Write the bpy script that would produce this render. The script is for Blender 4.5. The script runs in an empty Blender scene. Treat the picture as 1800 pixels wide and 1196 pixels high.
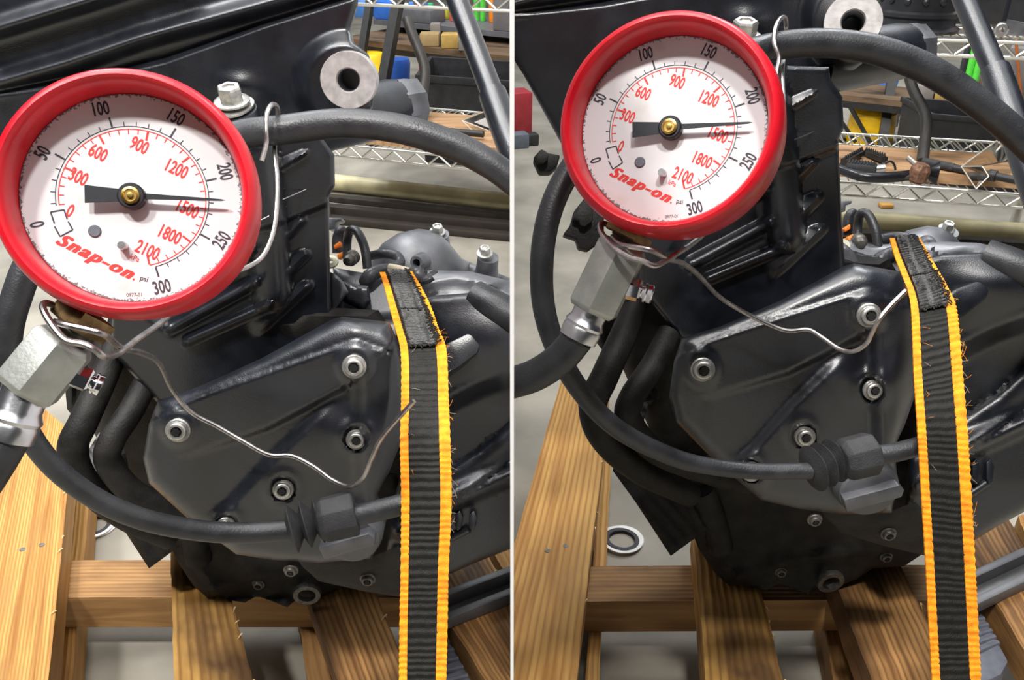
import bpy, bmesh, math, random
import numpy as np
from mathutils import Vector, Matrix
from mathutils.geometry import delaunay_2d_cdt

# ------------------------------------------------------------------ camera, world, lights
scene = bpy.context.scene
COL = scene.collection
F = 1500.0                                   # focal length in pixels of the 1800 x 1196 frame
TH = math.radians(28.0)                      # the camera looks down at the pallet
CAM = np.array((0.0, 0.0, 0.82))
RT = np.array((1.0, 0.0, 0.0))
FW = np.array((0.0, math.cos(TH), -math.sin(TH)))
UP = np.array((0.0, math.sin(TH), math.cos(TH)))

cd = bpy.data.cameras.new('camera'); cam = bpy.data.objects.new('camera', cd); COL.objects.link(cam)
cam.location = CAM; cam.rotation_euler = (math.pi/2 - TH, 0, 0)
cd.sensor_fit = 'HORIZONTAL'; cd.sensor_width = 36.0; cd.lens = 36.0*F/1800.0
cd.clip_start = 0.02; cd.clip_end = 60
scene.camera = cam

w = bpy.data.worlds.new('world'); scene.world = w; w.use_nodes = True
w.node_tree.nodes['Background'].inputs[0].default_value = (0.86, 0.93, 1.0, 1)
w.node_tree.nodes['Background'].inputs[1].default_value = 0.035

def area(name, loc, rot, sx, sy, power, color):
    l = bpy.data.lights.new(name, 'AREA'); l.shape = 'RECTANGLE'; l.size = sx; l.size_y = sy
    l.energy = power; l.color = color
    o = bpy.data.objects.new(name, l); COL.objects.link(o); o.location = loc; o.rotation_euler = rot
    return o
# rows of ceiling lamps over the two bays
for lx, k in ((-0.80, 1.0), (0.06, .8)):
    area('overhead_light', (lx, -0.80, 3.2), (0, 0, 0), 0.24, 0.20, 105*k, (1.0, 0.97, 0.93))
    area('overhead_light', (lx, 0.95, 3.2), (0, 0, 0), 0.40, 0.9, 36*k, (1.0, 0.96, 0.91))
for lx in (-1.5, 1.6):
    area('overhead_light', (lx, 2.9, 3.2), (0, 0, 0), 0.9, 1.5, 90, (0.95, 0.97, 1.0))  # unseen pair, set and widened to put highlights on the fin tops
# large unseen softlight, added so upward-facing facets reflect something bright
area('added_softlight', (0, 2.5, 3.5), (0, 0, 0), 5.0, 7.0, 195, (0.90, 0.95, 1.0))
area('overhead_light', (-1.65, 0.4, 3.2), (0, 0, 0), 0.7, 1.0, 60, (0.95, 0.97, 1.0))  # unseen lamp added so the left bay's facets catch a highlight
vs = scene.view_settings
scene.display_settings.display_device = 'sRGB'
vs.view_transform = 'Standard'; vs.look = 'None'; vs.gamma = 1.0; vs.use_curve_mapping = False
vs.exposure = -0.2

# ------------------------------------------------------------------ maths helpers
def P(px, py, d):
    return CAM + FW*d + RT*((px-900)/F*d) - UP*((py-598)/F*d)
def PA(px, py, d):
    px = np.asarray(px, float); py = np.asarray(py, float); d = np.asarray(d, float)*np.ones_like(px)
    return CAM[None] + d[:, None]*(FW[None] + ((px-900)/F)[:, None]*RT[None] - ((py-598)/F)[:, None]*UP[None])
def G(px, py, z):
    r = FW + RT*((px-900)/F) - UP*((py-598)/F)
    t = (z-CAM[2])/r[2]
    return CAM + r*t
def unit(v):
    v = np.asarray(v, float); return v/np.linalg.norm(v)
def S(px, d): return px*d/F
def sm(a, b, x):
    t = np.clip((x-a)/(b-a), 0, 1); return t*t*(3-2*t)
def catmull(pts, n=8):
    pts = np.asarray(pts, float); out = []
    q = np.vstack([2*pts[0]-pts[1], pts, 2*pts[-1]-pts[-2]])
    for i in range(1, len(q)-2):
        for k in range(n):
            t = k/n; a, b, c, d = q[i-1], q[i], q[i+1], q[i+2]
            out.append(.5*((2*b)+(-a+c)*t+(2*a-5*b+4*c-d)*t*t+(-a+3*b-3*c+d)*t**3))
    out.append(q[-2]); return np.array(out)
def segd(X, Y, pl):
    """distance to a polyline, and signed side (+ = right hand side of travel, image y down) """
    best = np.full(X.shape, 1e9); side = np.zeros(X.shape); par = np.zeros(X.shape); L = 0
    for (x0, y0), (x1, y1) in zip(pl[:-1], pl[1:]):
        dx, dy = x1-x0, y1-y0; l2 = dx*dx+dy*dy
        t = np.clip(((X-x0)*dx+(Y-y0)*dy)/l2, 0, 1)
        d = np.hypot(X-x0-t*dx, Y-y0-t*dy)
        s = (dx*(Y-y0)-dy*(X-x0))
        k = d < best
        side = np.where(k, np.sign(s), side); par = np.where(k, L+t*math.sqrt(l2), par); best = np.where(k, d, best)
        L += math.sqrt(l2)
    return best, side, par/L
def ridge(X, Y, pl, w, h):
    d, s, t = segd(X, Y, pl); return h*np.exp(-(d/w)**2)
def inside(X, Y, poly):
    c = np.zeros(X.shape, bool); n = len(poly)
    for i in range(n):
        x0, y0 = poly[i]; x1, y1 = poly[(i+1) % n]
        if y0 == y1: continue
        k = ((y0 > Y) != (y1 > Y)) & (X < (x1-x0)*(Y-y0)/(y1-y0)+x0)
        c ^= k
    return c
def sdist(X, Y, poly):
    d, _, _ = segd(X, Y, list(poly)+[poly[0]])
    return np.where(inside(X, Y, poly), d, -d)

# ------------------------------------------------------------------ object helpers
BAY = {}; CUR = ['']                           # which bay an object belongs to
SURF = {}                                     # surface depth of the castings
OFF = {}                                      # world offset of every object
def base_of(o): return OFF.get(o.name, np.zeros(3)) if o else np.zeros(3)
def tag(o, label=None, cat=None, group=None, kind=None):
    if label: o['label'] = label
    if cat: o['category'] = cat
    if group: o['group'] = group
    if kind: o['kind'] = kind
    return o
def thing(name, loc, label, cat, group=None):
    o = bpy.data.objects.new(name, None); COL.objects.link(o)
    o.location = Vector(loc); o.empty_display_size = .02
    OFF[o.name] = np.array(loc, float); BAY[o.name] = CUR[0]
    return tag(o, label, cat, group)
class M:
    def __init__(s): s.v = []; s.f = []; s.n = 0; s.a = []
    def add(s, vf, attr=None):
        v, f = vf; v = np.asarray(v, float)
        s.v.append(v); s.f += [tuple(i+s.n for i in q) for q in f]; s.n += len(v)
        if attr is not None: s.a.append(np.asarray(attr, float))
        return s
    def get(s): return np.vstack(s.v), s.f
def obj(name, vf, mat, parent=None, smooth=35, attr=None, bevel=0, own=None):
    if isinstance(vf, M):
        if vf.a: attr = np.concatenate(vf.a)
        vf = vf.get()
    v, f = vf; v = np.asarray(v, float)
    b = base_of(parent)
    if parent is None:
        b = np.array([v[:, 0].mean(), v[:, 1].mean(), v[:, 2].min()]) if own is None else np.array(own, float)
    me = bpy.data.meshes.new(name)
    me.from_pydata((v-b).tolist(), [], f); me.update()
    if attr is not None:
        if attr.ndim == 1:
            at = me.attributes.new('val', 'FLOAT', 'POINT'); at.data.foreach_set('value', attr.astype(np.float32))
        else:
            at = me.attributes.new('loc', 'FLOAT_VECTOR', 'POINT'); at.data.foreach_set('vector', attr.astype(np.float32).ravel())
    bm = bmesh.new(); bm.from_mesh(me)
    bmesh.ops.recalc_face_normals(bm, faces=bm.faces)
    if bevel:
        es = [e for e in bm.edges if len(e.link_faces) == 2 and e.calc_face_angle(0) > .5]
        bmesh.ops.bevel(bm, geom=es, offset=bevel, segments=2, affect='EDGES', profile=.5, clamp_overlap=True)
    bm.to_mesh(me); bm.free()
    for p in me.polygons: p.use_smooth = True
    me.set_sharp_from_angle(angle=math.radians(smooth))
    me.materials.append(mat)
    o = bpy.data.objects.new(name, me); COL.objects.link(o)
    if parent is None: o.location = Vector(b)
    else: o.parent = parent
    OFF[o.name] = b; BAY[o.name] = CUR[0]
    return o
def frame_of(ax):
    ax = unit(ax); r = np.array((0, 0, 1.0)) if abs(ax[2]) < .9 else np.array((1.0, 0, 0))
    x = unit(np.cross(r, ax)); y = np.cross(ax, x); return x, y, ax
def tube(pts, r, seg=14, smooth=6, caps=True):
    pts = catmull(pts, smooth) if smooth > 1 and len(pts) > 2 else np.asarray(pts, float)
    n = len(pts)
    rr = np.interp(np.linspace(0, 1, n), np.linspace(0, 1, len(r)), r) if hasattr(r, '__len__') else np.full(n, r)
    t = np.gradient(pts, axis=0); t /= np.linalg.norm(t, axis=1)[:, None]
    x, y, _ = frame_of(t[0]); V = []
    for i in range(n):
        x = unit(x-t[i]*np.dot(x, t[i])); y = np.cross(t[i], x)
        a = np.arange(seg)*2*math.pi/seg
        V.append(pts[i]+rr[i]*(np.cos(a)[:, None]*x+np.sin(a)[:, None]*y))
    Fs = [(i*seg+j, i*seg+(j+1) % seg, (i+1)*seg+(j+1) % seg, (i+1)*seg+j) for i in range(n-1) for j in range(seg)]
    if caps: Fs += [tuple(range(seg)), tuple(range((n-1)*seg, n*seg))]
    return np.vstack(V), Fs
def lathe(A, ax, prof, seg=32, phase=0.0, rfn=None, xref=None):
    """prof: (radius, height along ax) list; zero radius closes the surface"""
    A = np.asarray(A, float); x, y, ax = frame_of(ax)
    if xref is not None:
        x = unit(np.asarray(xref)-ax*np.dot(xref, ax)); y = np.cross(ax, x)
    V = []; Fs = []; rings = []
    for r, h in prof:
        if r <= 1e-9: rings.append([len(V)]); V.append(A+ax*h)
        else:
            ids = []
            for j in range(seg):
                a = phase+j*2*math.pi/seg; k = rfn(a) if rfn else 1
                ids.append(len(V)); V.append(A+ax*h+r*k*(math.cos(a)*x+math.sin(a)*y))
            rings.append(ids)
    for a, b in zip(rings[:-1], rings[1:]):
        if len(a) == 1 and len(b) == 1: continue
        for j in range(seg):
            k = (j+1) % seg
            if len(a) == 1: Fs.append((a[0], b[j], b[k]))
            elif len(b) == 1: Fs.append((a[j], a[k], b[0]))
            else: Fs.append((a[j], a[k], b[k], b[j]))
    if len(rings[0]) > 1 and len(rings[-1]) > 1 and prof[0][0] == prof[-1][0]:
        if prof[0] == prof[-1]: return np.array(V), Fs
        a, b = rings[-1], rings[0]
        for j in range(seg): k = (j+1) % seg; Fs.append((a[j], a[k], b[k], b[j]))
        return np.array(V), Fs
    if len(rings[0]) > 1: Fs.append(tuple(rings[0]))
    if len(rings[-1]) > 1: Fs.append(tuple(rings[-1]))
    return np.array(V), Fs
def prism(front, vec):
    a = np.asarray(front, float); n = len(a); b = a+np.asarray(vec, float)
    return np.vstack([a, b]), [tuple(range(n)), tuple(range(2*n-1, n-1, -1))]+[(i, (i+1) % n, n+(i+1) % n, n+i) for i in range(n)]
def boxc(c, sx, sy, sz, yaw=0.0):
    c = np.asarray(c, float); ca, sa = math.cos(yaw), math.sin(yaw)
    X = np.array((ca, sa, 0))*sx/2; Y = np.array((-sa, ca, 0))*sy/2; Z = np.array((0, 0, sz))
    v = [c-X-Y, c+X-Y, c+X+Y, c-X+Y]; v += [p+Z for p in v]
    return np.array(v), [(0, 3, 2, 1), (4, 5, 6, 7), (0, 1, 5, 4), (1, 2, 6, 5), (2, 3, 7, 6), (3, 0, 4, 7)]
def bar(a, b, w, h=None):
    """square bar between two points"""
    a = np.asarray(a, float); b = np.asarray(b, float); x, y, t = frame_of(b-a); h = h or w
    v = [p+sx*x*w/2+sy*y*h/2 for p in (a, b) for sx, sy in ((-1, -1), (1, -1), (1, 1), (-1, 1))]
    return np.array(v), [(0, 1, 2, 3), (7, 6, 5, 4), (0, 4, 5, 1), (1, 5, 6, 2), (2, 6, 7, 3), (3, 7, 4, 0)]
def gbox(x0, x1, py, z, h, dep, py1=None):
    """box standing on height z whose front bottom edge runs from pixel column x0 to x1 at row py"""
    a = G(x0, py, z); b = G(x1, py1 if py1 else py, z); d = unit(b-a); n = np.array((-d[1], d[0], 0))
    v = [a, b, b+n*dep, a+n*dep]; v += [p+np.array((0, 0, h)) for p in v]
    return np.array(v), [(0, 3, 2, 1), (4, 5, 6, 7), (0, 1, 5, 4), (1, 2, 6, 5), (2, 3, 7, 6), (3, 0, 4, 7)]
def planedepth(X, Y, p0, n):
    r = FW[None]+((X-900)/F)[:, None]*RT[None]-((Y-598)/F)[:, None]*UP[None]
    return np.dot(p0-CAM, n)/(r@n)
def relief(name, outline, hfn, plane, mp, mat, parent, step=7, thick=.03, edge=(14, 14), smooth=50, extra=()):
    """a solid casting: outlined plate on a real plane with modelled height and thickness"""
    ol = []
    n = len(outline)
    for i in range(n):
        a = np.array(outline[i], float); b = np.array(outline[(i+1) % n], float)
        k = max(1, int(round(np.linalg.norm(b-a)/step)))
        ol += [a+(b-a)*j/k for j in range(k)]
    ol = np.array(ol)
    x0, y0 = ol.min(0); x1, y1 = ol.max(0)
    gx, gy = np.meshgrid(np.arange(x0, x1, step), np.arange(y0, y1, step)); gx = gx.ravel()+.013; gy = gy.ravel()+.017
    gx = gx + (np.arange(len(gx)) % 2)*.01
    dd = sdist(gx, gy, ol.tolist()); k = dd > step*.55
    pts = np.vstack([ol, np.stack([gx[k], gy[k]], 1)])
    m = len(ol)
    vv, ee, ff, *_ = delaunay_2d_cdt([Vector(p) for p in pts], [(i, (i+1) % m) for i in range(m)], [], 1, 1e-4)
    V = np.array([tuple(p) for p in vv]); X, Y = V[:, 0], V[:, 1]
    ax, ay, d0, nn = plane; nn = unit(nn); q_ = mp(np.array([ax], float), np.array([ay], float)); p0 = P(q_[0][0], q_[1][0], d0); oll = ol.tolist()
    def surface(X, Y):
        sd = np.maximum(sdist(X, Y, oll), 0)
        h = hfn(X, Y) if hfn else np.zeros(len(X))
        r, drop = edge
        if drop:
            t = np.clip(sd/r, 0, 1); h = h - drop*(1-np.sqrt(np.maximum(0, 1-(1-t)**2)))
        QX, QY = mp(X, Y); D = planedepth(QX, QY, p0, nn)
        return QX, QY, D, h
    SURF[name] = lambda x, y: (lambda q: float(q[2][0]-q[3][0]*q[2][0]/F))(surface(np.array([x], float), np.array([y], float)))
    QX, QY, D, h = surface(X, Y)
    rz = FW[2]-UP[2]*(QY-598)/F; dmax = np.where(rz < -.08, (CAM[2]-.1405)/np.maximum(-rz, .08), 50.0)
    top = PA(QX, QY, np.minimum(D - h*D/F, dmax-.004))
    bot = PA(QX, QY, np.minimum(D+thick, dmax-.002))
    N = len(X)
    faces = [tuple(q) for q in ff]
    cnt = {}
    for q in faces:
        for i in range(len(q)):
            e = (q[i], q[(i+1) % len(q)]); cnt[e] = 1
    bd = [e for e in cnt if (e[1], e[0]) not in cnt]
    fs = faces+[tuple(N+i for i in reversed(q)) for q in faces]+[(b, a, N+a, N+b) for a, b in bd]
    return obj(name, (np.vstack([top, bot]), fs), mat, parent, smooth=smooth)

# ------------------------------------------------------------------ materials
def mat(name, col, rough=.5, metal=0.0, var=0.0, vscale=60, bump=0.0, bscale=400, spec=.5, col2=None, rvar=0.0, trans=0, ior=1.45, coat=0):
    m = bpy.data.materials.new(name); m.use_nodes = True; nt = m.node_tree; b = nt.nodes['Principled BSDF']
    b.inputs['Base Color'].default_value = (*col, 1); b.inputs['Roughness'].default_value = rough
    b.inputs['Metallic'].default_value = metal; b.inputs['Specular IOR Level'].default_value = spec
    b.inputs['Transmission Weight'].default_value = trans; b.inputs['IOR'].default_value = ior
    b.inputs['Coat Weight'].default_value = coat; b.inputs['Coat Roughness'].default_value = .34
    tc = nt.nodes.new('ShaderNodeNewGeometry')
    if var or rvar:
        n = nt.nodes.new('ShaderNodeTexNoise'); n.inputs['Scale'].default_value = vscale; n.inputs['Detail'].default_value = 6
        nt.links.new(tc.outputs['Position'], n.inputs['Vector'])
        mx = nt.nodes.new('ShaderNodeMix'); mx.data_type = 'RGBA'
        c2 = col2 if col2 else tuple(min(1, c*(1+var)) for c in col); c1 = col if col2 else tuple(c*(1-var) for c in col)
        mx.inputs[6].default_value = (*c1, 1); mx.inputs[7].default_value = (*c2, 1)
        rp = nt.nodes.new('ShaderNodeMapRange'); rp.inputs[1].default_value = .35; rp.inputs[2].default_value = .65
        nt.links.new(n.outputs['Fac'], rp.inputs[0]); nt.links.new(rp.outputs[0], mx.inputs[0]); nt.links.new(mx.outputs[2], b.inputs['Base Color'])
        if rvar:
            r2 = nt.nodes.new('ShaderNodeMapRange'); r2.inputs[1].default_value = .3; r2.inputs[2].default_value = .7
            r2.inputs[3].default_value = rough-rvar; r2.inputs[4].default_value = rough+rvar
            nt.links.new(n.outputs['Fac'], r2.inputs[0]); nt.links.new(r2.outputs[0], b.inputs['Roughness'])
    if bump:
        n2 = nt.nodes.new('ShaderNodeTexNoise'); n2.inputs['Scale'].default_value = bscale; n2.inputs['Detail'].default_value = 3
        nt.links.new(tc.outputs['Position'], n2.inputs['Vector'])
        bp = nt.nodes.new('ShaderNodeBump'); bp.inputs['Strength'].default_value = bump; bp.inputs['Distance'].default_value = .001
        nt.links.new(n2.outputs['Fac'], bp.inputs['Height']); nt.links.new(bp.outputs['Normal'], b.inputs['Normal'])
    return m
def wood(name, c1, c2, c3, dark=.35, seed=0.0):
    m = bpy.data.materials.new(name); m.use_nodes = True; nt = m.node_tree; N = nt.nodes; L = nt.links; b = N['Principled BSDF']
    b.inputs['Roughness'].default_value = .62; b.inputs['Specular IOR Level'].default_value = .3
    at = N.new('ShaderNodeAttribute'); at.attribute_name = 'loc'
    mp = N.new('ShaderNodeMapping'); mp.inputs['Location'].default_value = (seed, seed*1.7, seed*.3); mp.inputs['Scale'].default_value = (5, 70, 70)
    L.new(at.outputs['Vector'], mp.inputs['Vector'])
    n = N.new('ShaderNodeTexNoise'); n.inputs['Scale'].default_value = 1.0; n.inputs['Detail'].default_value = 5; n.inputs['Distortion'].default_value = .6
    L.new(mp.outputs['Vector'], n.inputs['Vector'])
    m2 = N.new('ShaderNodeMapping'); m2.inputs['Location'].default_value = (seed*2, seed, 0); m2.inputs['Scale'].default_value = (7, 14, 14)
    L.new(at.outputs['Vector'], m2.inputs['Vector'])
    n2 = N.new('ShaderNodeTexNoise'); n2.inputs['Scale'].default_value = 1.0; n2.inputs['Detail'].default_value = 4
    L.new(m2.outputs['Vector'], n2.inputs['Vector'])
    # growth rings running along the board
    m3 = N.new('ShaderNodeMapping'); m3.inputs['Location'].default_value = (seed, seed*.5, seed); m3.inputs['Scale'].default_value = (1.2, 75, 40)
    L.new(at.outputs['Vector'], m3.inputs['Vector'])
    wv = N.new('ShaderNodeTexWave'); wv.bands_direction = 'Y'; wv.inputs['Scale'].default_value = .62; wv.inputs['Distortion'].default_value = 3.2; wv.inputs['Detail'].default_value = 2; wv.inputs['Detail Scale'].default_value = .7
    L.new(m3.outputs['Vector'], wv.inputs['Vector'])
    r1 = N.new('ShaderNodeValToRGB'); e = r1.color_ramp.elements
    e[0].position = .3; e[0].color = (*c2, 1); e[1].position = .62; e[1].color = (*c1, 1)
    L.new(n.outputs['Fac'], r1.inputs['Fac'])
    mw = N.new('ShaderNodeMix'); mw.data_type = 'RGBA'; mw.inputs[7].default_value = (*c2, 1)
    pw = N.new('ShaderNodeMath'); pw.operation = 'POWER'; pw.inputs[1].default_value = 3.0
    L.new(wv.outputs['Fac'], pw.inputs[0])
    pm = N.new('ShaderNodeMath'); pm.operation = 'MULTIPLY'; pm.inputs[1].default_value = .8
    L.new(pw.outputs[0], pm.inputs[0]); L.new(pm.outputs[0], mw.inputs[0]); L.new(r1.outputs['Color'], mw.inputs[6])
    mx = N.new('ShaderNodeMix'); mx.data_type = 'RGBA'; mx.inputs[7].default_value = (*c3, 1)
    rr = N.new('ShaderNodeMapRange'); rr.inputs[1].default_value = .62-dark*.3; rr.inputs[2].default_value = .78-dark*.2
    L.new(n2.outputs['Fac'], rr.inputs[0]); L.new(rr.outputs[0], mx.inputs[0]); L.new(mw.outputs[2], mx.inputs[6])
    L.new(mx.outputs[2], b.inputs['Base Color'])
    bp = N.new('ShaderNodeBump'); bp.inputs['Strength'].default_value = .5; bp.inputs['Distance'].default_value = .0015
    ad = N.new('ShaderNodeMath'); ad.operation = 'ADD'; L.new(n.outputs['Fac'], ad.inputs[0]); L.new(wv.outputs['Fac'], ad.inputs[1])
    L.new(ad.outputs[0], bp.inputs['Height']); L.new(bp.outputs['Normal'], b.inputs['Normal'])
    return m

K = {}
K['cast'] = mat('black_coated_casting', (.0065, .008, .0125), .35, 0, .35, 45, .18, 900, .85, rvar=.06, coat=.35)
K['cast2'] = mat('lightened_dusty_casting', (.070, .073, .083), .45, 0, .35, 38, .2, 800, 1.0, rvar=.08, coat=.4)  # dust grey, lightened to stand in for overhead light on the upper covers
K['castlow'] = mat('dirty_black_casting', (.012, .011, .010), .6, 0, .5, 60, .4, 500, .3)
K['rubber'] = mat('black_rubber', (.022, .023, .026), .42, 0, .3, 50, .25, 700, .6, rvar=.08)
K['mattrubber'] = mat('matt_grey_rubber', (.030, .030, .032), .62, 0, .2, 90, .4, 900, .35)
K['hole'] = mat('painted_hole_shade', (.004, .004, .004), .8)  # near-black colour paints in the shade of holes and sockets
K['red'] = mat('red_rubber_boot', (.52, .006, .016), .33, 0, .12, 60, .12, 300, .5, rvar=.06)
K['blackpaint'] = mat('black_needle_paint', (.010, .011, .016), .45)
K['print'] = mat('dark_grey_dial_ink', (.035, .035, .05), .6)
K['redprint'] = mat('red_dial_ink', (.60, .035, .03), .6)
K['brass'] = mat('brass', (.60, .40, .12), .32, 1, .25, 300)
K['oldbrass'] = mat('tarnished_brass', (.20, .13, .06), .45, 1, .4, 150)
K['zinc'] = mat('grey_zinc_plated_steel', (.40, .41, .38), .45, .75, .12, 80, .15, 600)
K['alu'] = mat('crimped_aluminium', (.62, .62, .65), .30, 1, .1, 80, .1, 300)
K['chrome'] = mat('chrome', (.75, .75, .78), .13, 1)
K['steel'] = mat('bright_steel', (.55, .55, .56), .32, 1, .12, 200, .1, 500)
K['bolt'] = mat('zinc_bolt', (.50, .49, .46), .36, .85, .2, 250, .12, 600)
K['darkbolt'] = mat('dirty_bolt', (.14, .13, .115), .5, .7, .3, 250)
K['wire'] = mat('galvanised_wire', (.42, .39, .38), .36, 1, .25, 180, .1, 500)
K['machined'] = mat('machined_aluminium', (.52, .49, .48), .42, .55, .18, 140, .1, 300)
K['orange'] = mat('orange_webbing', (.90, .27, .010), .7, 0, .22, 160, .5, 1200, .3)
K['web'] = mat('black_webbing', (.009, .0085, .007), .58, 0, .3, 200, .5, 1600, .3)
K['webfold'] = mat('shiny_black_webbing', (.018, .017, .016), .42, 0, .3, 200, .4, 1200, .6)
K['thread'] = mat('pale_thread', (.35, .25, .18), .6)
K['floor'] = mat('concrete_floor', (.26, .24, .20), .75, 0, .22, 6, .25, 120, .3)
K['white'] = mat('white_painted_panel', (.93, .93, .93), .6)
K['wirerack'] = mat('chrome_shelf_wire', (.72, .70, .64), .30, .9)
K['blackpow'] = mat('black_powder_coat', (.016, .015, .014), .48, 0, .3, 40)
K['tote'] = mat('black_tote_plastic', (.022, .022, .024), .5, 0, .25, 30)
K['tape'] = mat('black_electrical_tape', (.035, .036, .04), .38, 0, .3, 120, .6, 350)
K['shoe'] = mat('grey_rubber_sole', (.11, .115, .14), .5, 0, .15, 80, .2, 400)
K['pvc'] = mat('yellowed_pipe_plastic', (.62, .55, .32), .4, 0, .2, 14)
K['plain'] = {}
def pm(name, col, rough=.5, metal=0, **k):
    if name not in K['plain']: K['plain'][name] = mat(name, col, rough, metal, var=k.pop('var', .12), vscale=k.pop('vscale', 30), **k)
    return K['plain'][name]
K['wood1'] = wood('yellow_pine', (.50, .29, .085), (.28, .12, .028), (.30, .15, .05), .2, 1.3)
K['wood2'] = wood('stained_pine', (.54, .31, .085), (.20, .085, .018), (.08, .04, .015), .55, 4.1)
K['wood3'] = wood('weathered_brown_plank', (.42, .22, .075), (.15, .066, .022), (.05, .026, .012), .55, 7.7)
K['wood4'] = wood('brown_stringer_wood', (.36, .20, .075), (.20, .10, .035), (.10, .05, .02), .4, 2.9)
K['wood6'] = wood('grimy_bench_board', (.17, .11, .065), (.09, .055, .03), (.03, .02, .013), .5, 5.2)
K['wood5'] = wood('tan_shelf_board', (.48, .30, .16), (.28, .15, .07), (.10, .05, .025), .35, 9.2)
# ------------------------------------------------------------------ the two bays
SIDE = {'L': 'in the left half', 'R': 'in the right half'}
CORR = [((623,642),(1527,541)),((314,754),(1229,645)),((627,771),(1535,683)),((498,859),(1415,776)),((620,945),(1533,860)),
        ((583,590),(1487,497)),((587,275),(1480,185)),((613,140),(1493,35)),((410,165),(1315,45)),((545,555),(1450,458))]
_A = np.array([[a[0], a[1], 1] for a, b in CORR], float); _B = np.array([b for a, b in CORR], float)
AFF = np.linalg.lstsq(_A, _B, rcond=None)[0]
def ident(X, Y): return np.asarray(X, float), np.asarray(Y, float)
def front_R(X, Y):
    X = np.asarray(X, float); Y = np.asarray(Y, float)
    return X*AFF[0, 0]+Y*AFF[1, 0]+AFF[2, 0], X*AFF[0, 1]+Y*AFF[1, 1]+AFF[2, 1]
def clutch_R(X, Y):
    X = np.asarray(X, float); Y = np.asarray(Y, float)
    return X+np.interp(Y, [480, 600, 900, 1010, 1040], [895, 897, 909, 916, 918]), Y+np.interp(Y, [440, 500, 600, 900, 1010], [-60, -66, -97, -92, -56])
def shift(dx, dy): return lambda X, Y: (np.asarray(X, float)+dx, np.asarray(Y, float)+dy)
MAPS = {'L': dict(front=ident, clutch=ident, upper=ident, dome=ident, hose=ident, low=ident),
        'R': dict(front=front_R, clutch=clutch_R, upper=shift(895, -50), dome=shift(895, -5), hose=shift(898, -30), low=shift(917, -22))}
def pt(mp, x, y, d):
    a, b = mp(np.array([x], float), np.array([y], float)); return P(a[0], b[0], d)

# ------------------------------------------------------------------ flat lettering
_tc = {}
def text2d(s, shear=0.0, bold=0.0):
    key = (s, shear, bold)
    if key not in _tc:
        cu = bpy.data.curves.new('lettering', 'FONT'); cu.body = s; cu.shear = shear; cu.offset = bold; cu.resolution_u = 3; cu.space_character = 1.22 if shear else 1.0
        cu.align_x = 'CENTER'; cu.align_y = 'CENTER'
        o = bpy.data.objects.new('lettering', cu); COL.objects.link(o)
        dg = bpy.context.evaluated_depsgraph_get(); dg.update()
        me = bpy.data.meshes.new_from_object(o.evaluated_get(dg))
        v = np.array([tuple(q.co) for q in me.vertices]).reshape(-1, 3); f = [tuple(p.vertices) for p in me.polygons]
        bpy.data.objects.remove(o); bpy.data.curves.remove(cu); bpy.data.meshes.remove(me)
        c = (v.min(0)+v.max(0))/2; v = v-c
        _tc[key] = (v[:, :2], f)
    return _tc[key]
def place_text(s, cx, cy, h, rot, toP, xs=1.0, shear=0, bold=0, lift=0):
    v, f = text2d(s, shear, bold)
    hh = v[:, 1].max()-v[:, 1].min() if s not in ('psi', 'kPa') else .75
    k = h/hh; a = math.radians(rot); x = v[:, 0]*k*xs; y = v[:, 1]*k
    u = cx+x*math.cos(a)-y*math.sin(a); w_ = cy+x*math.sin(a)+y*math.cos(a)
    return np.array([toP(p, q, lift) for p, q in zip(u, w_)]), f

def dial_material():
    m = bpy.data.materials.new('worn_white_dial'); m.use_nodes = True; nt = m.node_tree; N = nt.nodes; L = nt.links; b = N['Principled BSDF']
    b.inputs['Roughness'].default_value = .5
    at = N.new('ShaderNodeAttribute'); at.attribute_name = 'val'
    ge = N.new('ShaderNodeNewGeometry')
    n = N.new('ShaderNodeTexNoise'); n.inputs['Scale'].default_value = 900; n.inputs['Detail'].default_value = 3
    L.new(ge.outputs['Position'], n.inputs['Vector'])
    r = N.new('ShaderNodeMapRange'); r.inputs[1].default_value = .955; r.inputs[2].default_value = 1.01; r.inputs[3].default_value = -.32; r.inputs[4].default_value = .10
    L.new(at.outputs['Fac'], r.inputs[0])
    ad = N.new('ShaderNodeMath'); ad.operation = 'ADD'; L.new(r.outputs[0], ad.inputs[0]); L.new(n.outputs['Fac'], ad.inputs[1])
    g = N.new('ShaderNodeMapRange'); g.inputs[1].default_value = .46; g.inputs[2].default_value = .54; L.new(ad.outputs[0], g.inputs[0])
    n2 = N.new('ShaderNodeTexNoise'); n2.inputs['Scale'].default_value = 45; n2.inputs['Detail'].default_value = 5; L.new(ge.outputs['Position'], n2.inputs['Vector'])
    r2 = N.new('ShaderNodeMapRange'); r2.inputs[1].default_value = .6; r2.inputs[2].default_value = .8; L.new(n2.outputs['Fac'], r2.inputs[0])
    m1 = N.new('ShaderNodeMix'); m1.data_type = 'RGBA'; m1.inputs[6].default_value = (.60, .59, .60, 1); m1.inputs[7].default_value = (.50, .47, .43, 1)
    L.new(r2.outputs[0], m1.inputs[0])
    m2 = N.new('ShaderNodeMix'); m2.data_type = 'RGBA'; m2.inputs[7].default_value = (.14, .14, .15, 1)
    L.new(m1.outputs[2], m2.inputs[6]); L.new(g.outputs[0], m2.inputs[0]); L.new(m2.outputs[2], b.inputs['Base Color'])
    return m
K['dial'] = dial_material()

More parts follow.
